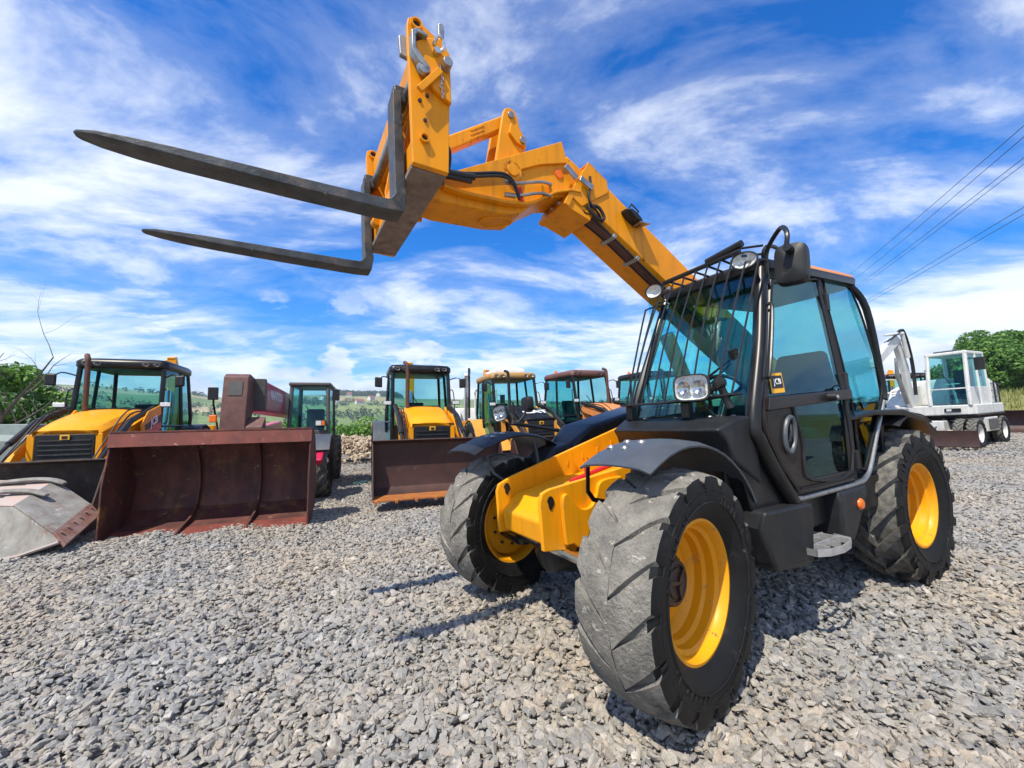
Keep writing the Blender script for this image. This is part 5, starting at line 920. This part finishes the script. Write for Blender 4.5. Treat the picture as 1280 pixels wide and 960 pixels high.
oi = nd(t, 'ShaderNodeObjectInfo'); c = nd(t, 'ShaderNodeTexCoord'); gg = nd(t, 'ShaderNodeNewGeometry')
cl = ramp(t, oi.outputs['Random'], [(0, (.20, .20, .20)), (.16, (.26, .26, .257)), (.34, (.32, .312, .297)), (.54, (.34, .322, .29)), (.68, (.26, .254, .243)), (.84, (.375, .348, .307)), (.93, (.325, .285, .245)), (1, (.46, .445, .42))])
n0 = nd(t, 'ShaderNodeTexNoise', Scale=2.2, Detail=6, Roughness=.7); lk(t, c, 'Object', n0, 'Vector'); v0 = ramp(t, n0.outputs[0], [(.3, (.72,) * 3), (.7, (1.2,) * 3)])
bg2 = nd(t, 'ShaderNodeTexNoise', Scale=.55, Detail=3); t.links.new(gg.outputs['Position'], bg2.inputs['Vector']); b2 = ramp(t, bg2.outputs[0], [(.36, (.97, .98, 1.0)), (.64, (1.16, 1.06, .93))])
mu = nd(t, 'ShaderNodeMix', _data_type='RGBA', _blend_type='MULTIPLY', i0=1.); t.links.new(cl, mu.inputs[6]); t.links.new(v0, mu.inputs[7])
mu2 = nd(t, 'ShaderNodeMix', _data_type='RGBA', _blend_type='MULTIPLY', i0=1.); t.links.new(mu.outputs[2], mu2.inputs[6]); t.links.new(b2, mu2.inputs[7]); t.links.new(mu2.outputs[2], p.inputs['Base Color'])
p.inputs['Roughness'].default_value = .85; n1_ = nd(t, 'ShaderNodeTexNoise', Scale=7, Detail=5); lk(t, c, 'Object', n1_, 'Vector'); bpn = nd(t, 'ShaderNodeBump', Strength=.35, Distance=.1); lk(t, n1_, 0, bpn, 'Height'); lk(t, bpn, 0, p, 'Normal')
P('rubble_stone', (.40, .30, .20), .95, col2=(.52, .43, .33), scale=1.4, bump=.4)
def vnoise(x, y, seed=0):
    xi = np.floor(x).astype(int); yi = np.floor(y).astype(int); fx = x - xi; fy = y - yi; fx = fx * fx * (3 - 2 * fx); fy = fy * fy * (3 - 2 * fy)
    h = lambda a, b_: np.modf(np.abs(np.sin(a * 127.1 + b_ * 311.7 + seed * 74.7) * 43758.5453))[0]
    return (h(xi, yi) * (1 - fx) + h(xi + 1, yi) * fx) * (1 - fy) + (h(xi, yi + 1) * (1 - fx) + h(xi + 1, yi + 1) * fx) * fy
def lot_h(x, y):   # includes two shallow wheel ruts pressed into the stone
    d1 = x + .35 * y + 2.3; d2 = x + .35 * y + .5
    return - .028 * np.exp(-(d1 / .28) ** 2) - .028 * np.exp(-(d2 / .28) ** 2) + .02 * np.exp(-((d1 - .5) / .25) ** 2) + .03 + GZ(x) + .055 * (vnoise(x * .9, y * .9) - .5) + .035 * (vnoise(x * 2.3, y * 2.3, 3) - .5)
def gridmesh(name, xs, ys, hf, mat, smooth=True):
    X, Y = np.meshgrid(xs, ys, indexing='ij'); Z = hf(X, Y); V = np.stack([X, Y, Z], -1).reshape(-1, 3); n, m_ = X.shape
    idx = np.arange(n * m_).reshape(n, m_); Fq = np.stack([idx[:-1, :-1], idx[1:, :-1], idx[1:, 1:], idx[:-1, 1:]], -1).reshape(-1, 4)
    me = bpy.data.meshes.new(name); me.from_pydata(V.tolist(), [], Fq.tolist()); me.materials.append(MATS[mat]); me.polygons.foreach_set('use_smooth', [smooth] * len(me.polygons))
    o = bpy.data.objects.new(name, me); COL.objects.link(o); return o
g = gridmesh('ground', np.linspace(-26, 28, 271), np.linspace(-34, 24, 291), lambda x, y: lot_h(x, y) - .022, 'gravel_bed'); tag(g, 'grey crushed stone bed of the machinery yard', kind='structure')
# terrain to the horizon: valley behind the yard, bank on the right, hills beyond
def terrain_h(X, Y):
    r = np.hypot(X, Y); az = np.degrees(np.arctan2(X, Y))          # 0 ahead, + right
    sm = lambda e0, e1, v: (lambda t: t * t * (3 - 2 * t))(np.clip((v - e0) / (e1 - e0), 0, 1))
    base = GZ(np.clip(X, -26, 28)) - .30 - .6 * sm(20, 4, Y)
    right = sm(35, 50, az) * (1 - sm(120, 150, az))
    valley = -.5 * sm(15, 24, r) - 16 * sm(24, 170, r)
    hill = (54 + 20 * vnoise(az / 11 + 7, r / 500, 1) + 9 * vnoise(az / 3.5, r / 260, 2)) * sm(170, 1000, r) + 5 * (vnoise(X / 90, Y / 90, 5) - .5) * sm(120, 320, r)
    bank = 2.3 * sm(27, 33, r * np.clip(np.sin(np.radians(az)), .1, 1) + .15 * Y) 
    return base + (1 - right) * (valley + hill) + right * (bank + (.42 * hill) * sm(120, 900, r))
rr_ = np.concatenate([np.linspace(22, 60, 36), np.geomspace(63, 1700, 66)]); aa = np.radians(np.linspace(-180, 180, 361))
Rg, Ag = np.meshgrid(rr_, aa, indexing='ij'); X = Rg * np.sin(Ag); Y = Rg * np.cos(Ag); Z = terrain_h(X, Y)
P('fields', (.1, .2, .03), .95)
m = MATS['fields']; t = m.node_tree; p = t.nodes['Principled BSDF']; c = nd(t, 'ShaderNodeTexCoord'); mp = nd(t, 'ShaderNodeMapping', Scale=(1, .55, .0), Rotation=(0, 0, .35)); lk(t, c, 'Object', mp, 0)
vo = nd(t, 'ShaderNodeTexVoronoi', Scale=.0105, Randomness=.9); lk(t, mp, 0, vo, 'Vector'); sx = nd(t, 'ShaderNodeSeparateColor'); lk(t, vo, 'Color', sx, 0)
cl = ramp(t, sx.outputs[0], [(0, (.075, .135, .032)), (.22, (.14, .20, .05)), (.4, (.28, .24, .11)), (.55, (.10, .17, .04)), (.7, (.17, .22, .06)), (.85, (.36, .30, .17))], 'CONSTANT')
nn_ = nd(t, 'ShaderNodeTexNoise', Scale=.06, Detail=8); lk(t, c, 'Object', nn_, 'Vector'); vv = ramp(t, nn_.outputs[0], [(.3, (.75,) * 3), (.7, (1.15,) * 3)])
mu = nd(t, 'ShaderNodeMix', _data_type='RGBA', _blend_type='MULTIPLY', i0=1.); t.links.new(cl, mu.inputs[6]); t.links.new(vv, mu.inputs[7])
dist = nd(t, 'ShaderNodeVectorMath', _operation='LENGTH'); lk(t, c, 'Object', dist, 0); nr = mth(t, 'SMOOTH_MIN', mth(t, 'DIVIDE', dist.outputs['Value'], 140.), 1., .1)
gm = nd(t, 'ShaderNodeMix', _data_type='RGBA'); t.links.new(nr, gm.inputs[0]); gm.inputs[6].default_value = (.15, .17, .045, 1); t.links.new(mu.outputs[2], gm.inputs[7])
for l in list(p.inputs['Base Color'].links): t.links.remove(l)
t.links.new(gm.outputs[2], p.inputs['Base Color'])
n, m_ = X.shape; idx = np.arange(n * m_).reshape(n, m_); Fq = np.stack([idx[:-1, :-1], idx[1:, :-1], idx[1:, 1:], idx[:-1, 1:]], -1).reshape(-1, 4)
me = bpy.data.meshes.new('hills'); me.from_pydata(np.stack([X, Y, Z], -1).reshape(-1, 3).tolist(), [], Fq.tolist()); me.materials.append(MATS['fields']); me.polygons.foreach_set('use_smooth', [True] * len(me.polygons))
ho = bpy.data.objects.new('hills', me); COL.objects.link(ho); tag(ho, 'green valley and far hills with a patchwork of fields', kind='structure')
TH = lambda x, y: float(terrain_h(np.array([x]), np.array([y]))[0])
# ================================================================== instanced gravel
def rock_mesh(k, sub=1, flat=.46):
    r = np.random.default_rng(100 + k); bm = bmesh.new(); bmesh.ops.create_icosphere(bm, subdivisions=sub, radius=1)
    dirs = r.normal(size=(9, 3)); dirs /= np.linalg.norm(dirs, axis=1)[:, None]; dist = r.uniform(.52, .9, 9)
    for v in bm.verts:
        p_ = np.array(v.co); 
        for d_, q in zip(dirs, dist):
            e = p_ @ d_ - q
            if e > 0: p_ = p_ - d_ * e
        p_ = p_ * np.array([1.0, r.uniform(.62, .85), flat * r.uniform(.75, 1.1)]) * (1 + r.normal() * .03); v.co = p_
    me = bpy.data.meshes.new('stone'); bm.to_mesh(me); bm.free(); return me
def instancer(name, pts, rot, scl, idx, meshes, label):
    col = bpy.data.collections.new(name + '_shapes')
    for k, me in enumerate(meshes): o = bpy.data.objects.new('shape_%02d' % k, me); col.objects.link(o)
    me = bpy.data.meshes.new(name); me.vertices.add(len(pts)); me.vertices.foreach_set('co', pts.astype(np.float32).ravel())
    for nm, typ, dat, key in (('rot', 'FLOAT_VECTOR', rot, 'vector'), ('scl', 'FLOAT_VECTOR', scl, 'vector'), ('idx', 'INT', idx, 'value')):
        a = me.attributes.new(nm, typ, 'POINT'); a.data.foreach_set(key, (dat.astype(np.float32) if typ != 'INT' else dat.astype(np.int32)).ravel())
    o = bpy.data.objects.new(name, me); COL.objects.link(o)
    gt_ = bpy.data.node_groups.new(name, 'GeometryNodeTree'); gt_.interface.new_socket('Geometry', in_out='INPUT', socket_type='NodeSocketGeometry'); gt_.interface.new_socket('Geometry', in_out='OUTPUT', socket_type='NodeSocketGeometry')
    gi = gt_.nodes.new('NodeGroupInput'); go = gt_.nodes.new('NodeGroupOutput'); ip = gt_.nodes.new('GeometryNodeInstanceOnPoints'); ci = gt_.nodes.new('GeometryNodeCollectionInfo'); ci.inputs[0].default_value = col; ci.inputs['Separate Children'].default_value = True; ci.inputs['Reset Children'].default_value = True
    def attr(nm, ty): a = gt_.nodes.new('GeometryNodeInputNamedAttribute'); a.data_type = ty; a.inputs[0].default_value = nm; return a.outputs[0]
    er = gt_.nodes.new('FunctionNodeEulerToRotation'); gt_.links.new(attr('rot', 'FLOAT_VECTOR'), er.inputs[0])
    gt_.links.new(gi.outputs[0], ip.inputs['Points']); gt_.links.new(ci.outputs[0], ip.inputs['Instance']); ip.inputs['Pick Instance'].default_value = True; gt_.links.new(attr('idx', 'INT'), ip.inputs['Instance Index']); gt_.links.new(er.outputs[0], ip.inputs['Rotation']); gt_.links.new(attr('scl', 'FLOAT_VECTOR'), ip.inputs['Scale']); gt_.links.new(ip.outputs[0], go.inputs[0])
    md = o.modifiers.new('instances', 'NODES'); md.node_group = gt_; tag(o, label, kind='stuff'); return o
rocks = [rock_mesh(k) for k in range(9)]
for r_ in rocks: r_.materials.append(MATS['stone'])
def scatter(n, xr, yr, keep, smin, smax):
    x = rng.uniform(*xr, n); y = rng.uniform(*yr, n); k = keep(x, y); x, y = x[k], y[k]; n = len(x)
    s = smin + (smax - smin) * rng.beta(1.6, 3.2, n); z = lot_h(x, y) + rng.uniform(-.016, .014, n) 
    return np.stack([x, y, z], 1), s
fr = lambda x, y, mrg: np.abs(x) < y * 1.32 + mrg
sets = [scatter(60000, (-7, 7), (.35, 5), lambda x, y: fr(x, y, .9), .007, .017), scatter(900, (-7, 7), (.35, 6), lambda x, y: fr(x, y, .9), .05, .078), scatter(90000, (-7, 7), (.35, 5), lambda x, y: fr(x, y, .9), .018, .055), scatter(150000, (-14, 14), (5, 9.5), lambda x, y: fr(x, y, 1.2), .021, .052), scatter(130000, (-20, 26), (9.5, 20), lambda x, y: fr(x, y, 1.5), .026, .055)]
pts = np.concatenate([a for a, _ in sets]); s = np.concatenate([a for _, a in sets]); n = len(s)
rot = np.stack([rng.normal(0, .42, n), rng.normal(0, .42, n), rng.uniform(0, 2 * PI, n)], 1); scl = np.stack([s * rng.uniform(.9, 1.35, n), s, s * rng.uniform(.8, 1.2, n)], 1)
instancer('gravel', pts, rot, scl, rng.integers(0, len(rocks), n), rocks, 'loose grey crushed stone covering the yard')
# rubble bank behind the yard
rub = [rock_mesh(50 + k, 2, .8) for k in range(4)]
for r_ in rub: r_.materials.append(MATS['rubble_stone'])
n = 5200; x = rng.uniform(-11, -2.6, n); q = rng.beta(2, 2, n); y = 14.2 + 2.4 * q - .1 * x; s = .025 + .13 * rng.beta(1.2, 3.5, n); z = GZ(x) + .95 * np.sin(PI * q) ** .8 * rng.uniform(.55, 1, n) * (.75 + .5 * vnoise(x * .6, y * .6, 9))
instancer('rubble', np.stack([x, y, z], 1), rng.uniform(-1, 1, (n, 3)) * PI, np.stack([s * 1.2, s, s * .9], 1), rng.integers(0, 4, n), rub, 'tan broken rubble heaped along the back of the yard')
# ================================================================== plants
def foliage(name, blobs, nleaf, size, mat, parent=None, flat=.55):
    """leaf quads spread through clumps: blobs = [(x,y,z,r)]"""
    B_ = np.array(blobs); vol = B_[:, 3] ** 2; ch = rng.choice(len(B_), nleaf, p=vol / vol.sum()); d = rng.normal(size=(nleaf, 3)); d /= np.linalg.norm(d, axis=1)[:, None]
    rad = rng.uniform(.45, 1.0, nleaf) ** .5 * B_[ch, 3]; c = B_[ch, :3] + d * rad[:, None] * np.array([1, 1, .85])
    u = rng.normal(size=(nleaf, 3)); u /= np.linalg.norm(u, axis=1)[:, None]; nrm = d + rng.normal(size=(nleaf, 3)) * .7 + np.array([0, 0, .5]); v = np.cross(nrm, u); v /= np.linalg.norm(v, axis=1)[:, None]; u = np.cross(v, nrm); u /= np.linalg.norm(u, axis=1)[:, None]
    s = size * rng.uniform(.6, 1.3, nleaf)[:, None]; V = np.stack([c - u * s, c + v * s * flat, c + u * s, c - v * s * flat], 1).reshape(-1, 3); Fq = np.arange(nleaf * 4).reshape(-1, 4)
    me = bpy.data.meshes.new(name); me.from_pydata(V.tolist(), [], Fq.tolist()); me.materials.append(MATS[mat]); o = bpy.data.objects.new(name, me); COL.objects.link(o)
    if parent is not None: o.parent = parent
    return o
def tree(name, label, x, y, z0, h, rad, mat, nleaf, size, seed, trunk=True, group=None, cat='tree', low=.25):
    r = np.random.default_rng(seed); t_ = empty(name, None, (x, y, z0)); tag(t_, label, cat, group)
    bl = []
    for k in range(24):
        a = r.uniform(0, 2 * PI); zz = h * r.uniform(low, .92); pr = math.sin(PI * min(.98, max(.12, (zz / h - low * .4) / (1 - low * .4)))) ** .6; d = rad * r.uniform(.25, 1.0) * pr; bl.append((d * math.cos(a), d * math.sin(a), zz, rad * r.uniform(.16, .44)))
    bl.append((0, 0, h * .6, rad * .6))
    foliage('crown', bl, nleaf, size, mat, t_)
    b = MB(); b.tube([(0, 0, -.2), (.05, .02, h * .35), (.0, .05, h * .7)], [h * .028, h * .02, h * .008], 8)
    for k in range(6): q = bl[k]; b.tube([(0, 0, h * .25), (q[0] * .5, q[1] * .5, (h * .25 + q[2]) / 2 + .1), q[:3]], [h * .014, h * .009, h * .004], 6)
    b.build('trunk', 'bark', t_); return t_
gr = 'trees on the right bank'
for k, (x, y, h, rad, lb) in enumerate(((37.0, 31, 5.2, 3.3, 'round green tree at the left end of the row on the right bank'), (42.5, 31.5, 5.9, 3.5, 'tall green tree at the right edge of the picture'), (39.8, 33.5, 5.6, 3.0, 'green tree in the middle of the row on the right bank'), (47, 35, 5.8, 3.6, 'green tree just outside the right edge behind the tall one'))):
    tree('broadleaf_tree', lb, x, y, TH(x, y) - .1, h, rad, 'leaf_green', 24000, .125, 20 + k, group=gr, low=.10)
gl = 'leafy bushes at the left edge'
for k, (x, y, h, rad, mt, lb) in enumerate(((-16.8, 13.4, 3.7, 1.7, 'leaf_bright', 'tall leafy bush cut by the left edge under the bare branches'), (-15.6, 14.6, 2.6, 1.5, 'leaf_bright', 'bright green bush just left of the yellow backhoe cab'), (-13.8, 15.4, 2.2, 1.3, 'leaf_green', 'low green bush seen through the backhoe cab'), (-16.6, 12.6, 2.0, 1.3, 'leaf_dark', 'dark low bush beside the grey green hopper'))):
    tree('leafy_bush', lb, x, y, -.4, h, rad, mt, 11000, .085, 40 + k, group=gl, cat='bush', low=.05)
gm_ = 'bushes behind the rubble bank'
for k, (x, y, h, rad, lb) in enumerate(((-8.6, 21, 1.5, 1.5, 'bright green bush behind the rubble bank, in the gap beside the red machine tyres'), (-7.0, 21.5, 1.7, 1.6, 'bright green bush behind the rubble bank, close to the head-on yellow backhoe'), (-10.6, 21, 1.7, 1.7, 'green bush hidden behind the cab of the red machine'), (-12.6, 21.5, 1.6, 1.6, 'green bush between the brown boom head and the backhoe cab'))):
    tree('leafy_bush', lb, x, y, -1.3, h + .85, rad, 'leaf_bright', 4500, .09, 60 + k, group=gm_, cat='bush', low=.05)
# bare tree leaning in from the left edge
bt = empty('bare_tree', None, (-16.2, 12.4, -.3)); tag(bt, 'bare leaning tree with leafless branches against the sky at the left', 'tree')
def limb(b, p0, d, L, r, depth, rg_):
    n = 6; pts = [Vector(p0)]; dv = Vector(d).normalized()
    for k in range(n): dv = (dv + Vector(rg_.normal(0, .10, 3)) + Vector((0, 0, .02))).normalized(); pts.append(pts[-1] + dv * L / n)
    b.tube(pts, [r * (1 - .8 * k / n) for k in range(n + 1)], 6 if depth else 5)
    if depth < 3:
        for k in range(2, n + 1):
            if rg_.random() < (.95 if depth == 0 else .72):
                a = rg_.uniform(0, 2 * PI); side = dv.cross(Vector((math.cos(a), math.sin(a), .3))).normalized(); limb(b, pts[k], dv * .8 + side * .8, L * rg_.uniform(.32, .55), r * (1 - .8 * k / n) * .62, depth + 1, rg_)
b = MB(); limb(b, (0, 0, 0), (.60, 0, .78), 4.3, .085, 0, np.random.default_rng(5)); b.build('trunk', 'bark', bt)
b = MB(); limb(b, (-.4, .2, 2.0), (.32, 0, .8), 1.9, .04, 1, np.random.default_rng(11)); b.build('side_trunk', 'bark', bt)
# meadow grass on the right bank
n = 26000; x = rng.uniform(24, 62, n); y = rng.uniform(18, 42, n); k = np.hypot(x, y) > 31; x, y = x[k], y[k]; n = len(x); z = terrain_h(x, y)
a = rng.uniform(0, 2 * PI, n); hh = rng.uniform(.2, .55, n); wv = .035; c = np.stack([x, y, z], 1); u = np.stack([np.cos(a), np.sin(a), 0 * a], 1); tip = c + np.stack([rng.normal(0, .12, n), rng.normal(0, .12, n), hh], 1)
me = bpy.data.meshes.new('meadow_grass'); me.from_pydata(np.stack([c - u * wv, c + u * wv, tip], 1).reshape(-1, 3).tolist(), [], np.arange(n * 3).reshape(-1, 3).tolist()); me.materials.append(MATS['grass_blade']); o = bpy.data.objects.new('meadow_grass', me); COL.objects.link(o); tag(o, 'tall yellow green grass on the right bank', kind='stuff')
# far woods: clumps on the hills
bl = []
for _ in range(900):
    az = R_(rng.uniform(-60, 62)); r = rng.uniform(170, 900); x, y = r * math.sin(az), r * math.cos(az)
    if vnoise(np.array([x / 120]), np.array([y / 70]), 8)[0] < .52: continue
    for _k in range(5): xx, yy = x + rng.normal(0, 12), y + rng.normal(0, 6); rd = rng.uniform(2.2, 4.5); bl.append((xx, yy, TH(xx, yy) + rd * .8, rd))
for _ in range(420):   # wooded crest
    az = R_(rng.uniform(-24, -15)); r = rng.uniform(820, 1050); x, y = r * math.sin(az), r * math.cos(az); rd = rng.uniform(4, 7); bl.append((x, y, TH(x, y) + rd, rd))
o = foliage('distant_woodland', bl, 60000, 1.15, 'leaf_far', flat=.8); tag(o, 'dark woods and hedges on the far hills', kind='stuff')
# far houses
for k, (az, r, w_, lb) in enumerate(((-23.3, 640, 9, 'small white house left of the others on the far hillside'), (-21.6, 760, 8, 'white house high on the far hillside'), (-20.3, 620, 11, 'long pale farmhouse with red roof on the far hillside'), (-18.9, 680, 9, 'white gabled house by the far wood'), (-24.6, 720, 9, 'pale house close to the red machine cab on the hill'), (-18.0, 800, 10, 'distant pale house just left of the head-on backhoe'))):
    x, y = r * math.sin(R_(az)), r * math.cos(R_(az)); H = empty('house', None, (x, y, TH(x, y) - .3), R_(20 * k)); tag(H, lb, 'house', 'houses on the far hillside')
    b = MB(); b.b2(-w_ / 2, w_ / 2, -3.5, 3.5, 0, 4.5); b.ext([(-w_ / 2, -3.5, 4.5), (-w_ / 2, 3.5, 4.5), (-w_ / 2, 0, 7.2)], (w_, 0, 0)); b.build('wall', 'plaster', H)
    b = MB(); b.ext([(-w_ / 2 - .4, -4, 4.2), (-w_ / 2 - .4, 0, 7.45), (-w_ / 2 - .4, 4, 4.2), (-w_ / 2 - .4, 4, 4.55), (-w_ / 2 - .4, 0, 7.8), (-w_ / 2 - .4, -4, 4.55)], (w_ + .8, 0, 0)); b.build('roof', 'roof_tile', H)
    for q in (-.3, 0, .3): b = MB(); b.b2(w_ * q - .6, w_ * q + .6, -3.56, -3.52, 1.4, 3.0); b.build('window', 'sticker_black', H)
# power cables overhead
def ray(u, v, Yd): dx = (u - 640) / 515; dz = (480 - v) / 515; c_, s_ = math.cos(.088), math.sin(.088); d = Vector((dx, c_ - dz * s_, s_ + dz * c_)); return Vector((0, 0, 1.36)) + d * (Yd / d.y)
CAB = (((45.9, 38, 26.4), (48.8, 63, 27.6)),)
for k, (u0, v0, u1, v1, lb) in enumerate(((1280, 157, 1070, 337, 'topmost of the four upper power cables at right'), (1280, 171, 1080, 340, 'second of the four upper power cables at right'), (1280, 197, 1084, 348, 'third of the four upper power cables at right'), (1280, 205, 1090, 348, 'lowest of the four upper power cables at right'), (1280, 259, 1085, 374, 'upper of the two lower power cables at right'), (1280, 268, 1085, 378, 'lower of the two lower power cables at right'))):
    p0, p1 = ray(u0, v0, 24 + k), ray(u1, v1, 62 + k); d = p1 - p0; q = [p0 - d * .7 + Vector((0, 0, 1.5)), p0 - d * .3 + Vector((0, 0, .3)), p0, p0.lerp(p1, .5) + Vector((0, 0, -.12)), p1, p1 + d * .6 + Vector((0, 0, .8)), p1 + d * 1.4 + Vector((0, 0, 3))]
    b = MB(); b.tube(q, .022, 5); o = b.build('power_cable', 'hose'); tag(o, lb, 'cable', 'power cables over the yard')

# ================================================================== air between the yard and the far hills
hz = bpy.data.materials.new('air'); hz.use_nodes = True; t = hz.node_tree; t.nodes.remove(t.nodes['Principled BSDF'])
pv = nd(t, 'ShaderNodeVolumePrincipled', Density=.0003, Color=(.72, .83, 1, 1)); lk(t, pv, 0, t.nodes['Material Output'], 'Volume'); MATS['air'] = hz
b = MB(); zz = ho.data.vertices; zmin = min(v.co.z for v in zz); zmax = max(max(v.co.z for v in zz) + 18, 60)
b.b2(-1750, 1750, -1750, 1750, zmin - 1, zmax); o = b.build('haze', 'air', smooth=0); tag(o, 'thin blue summer haze over the valley', kind='stuff')
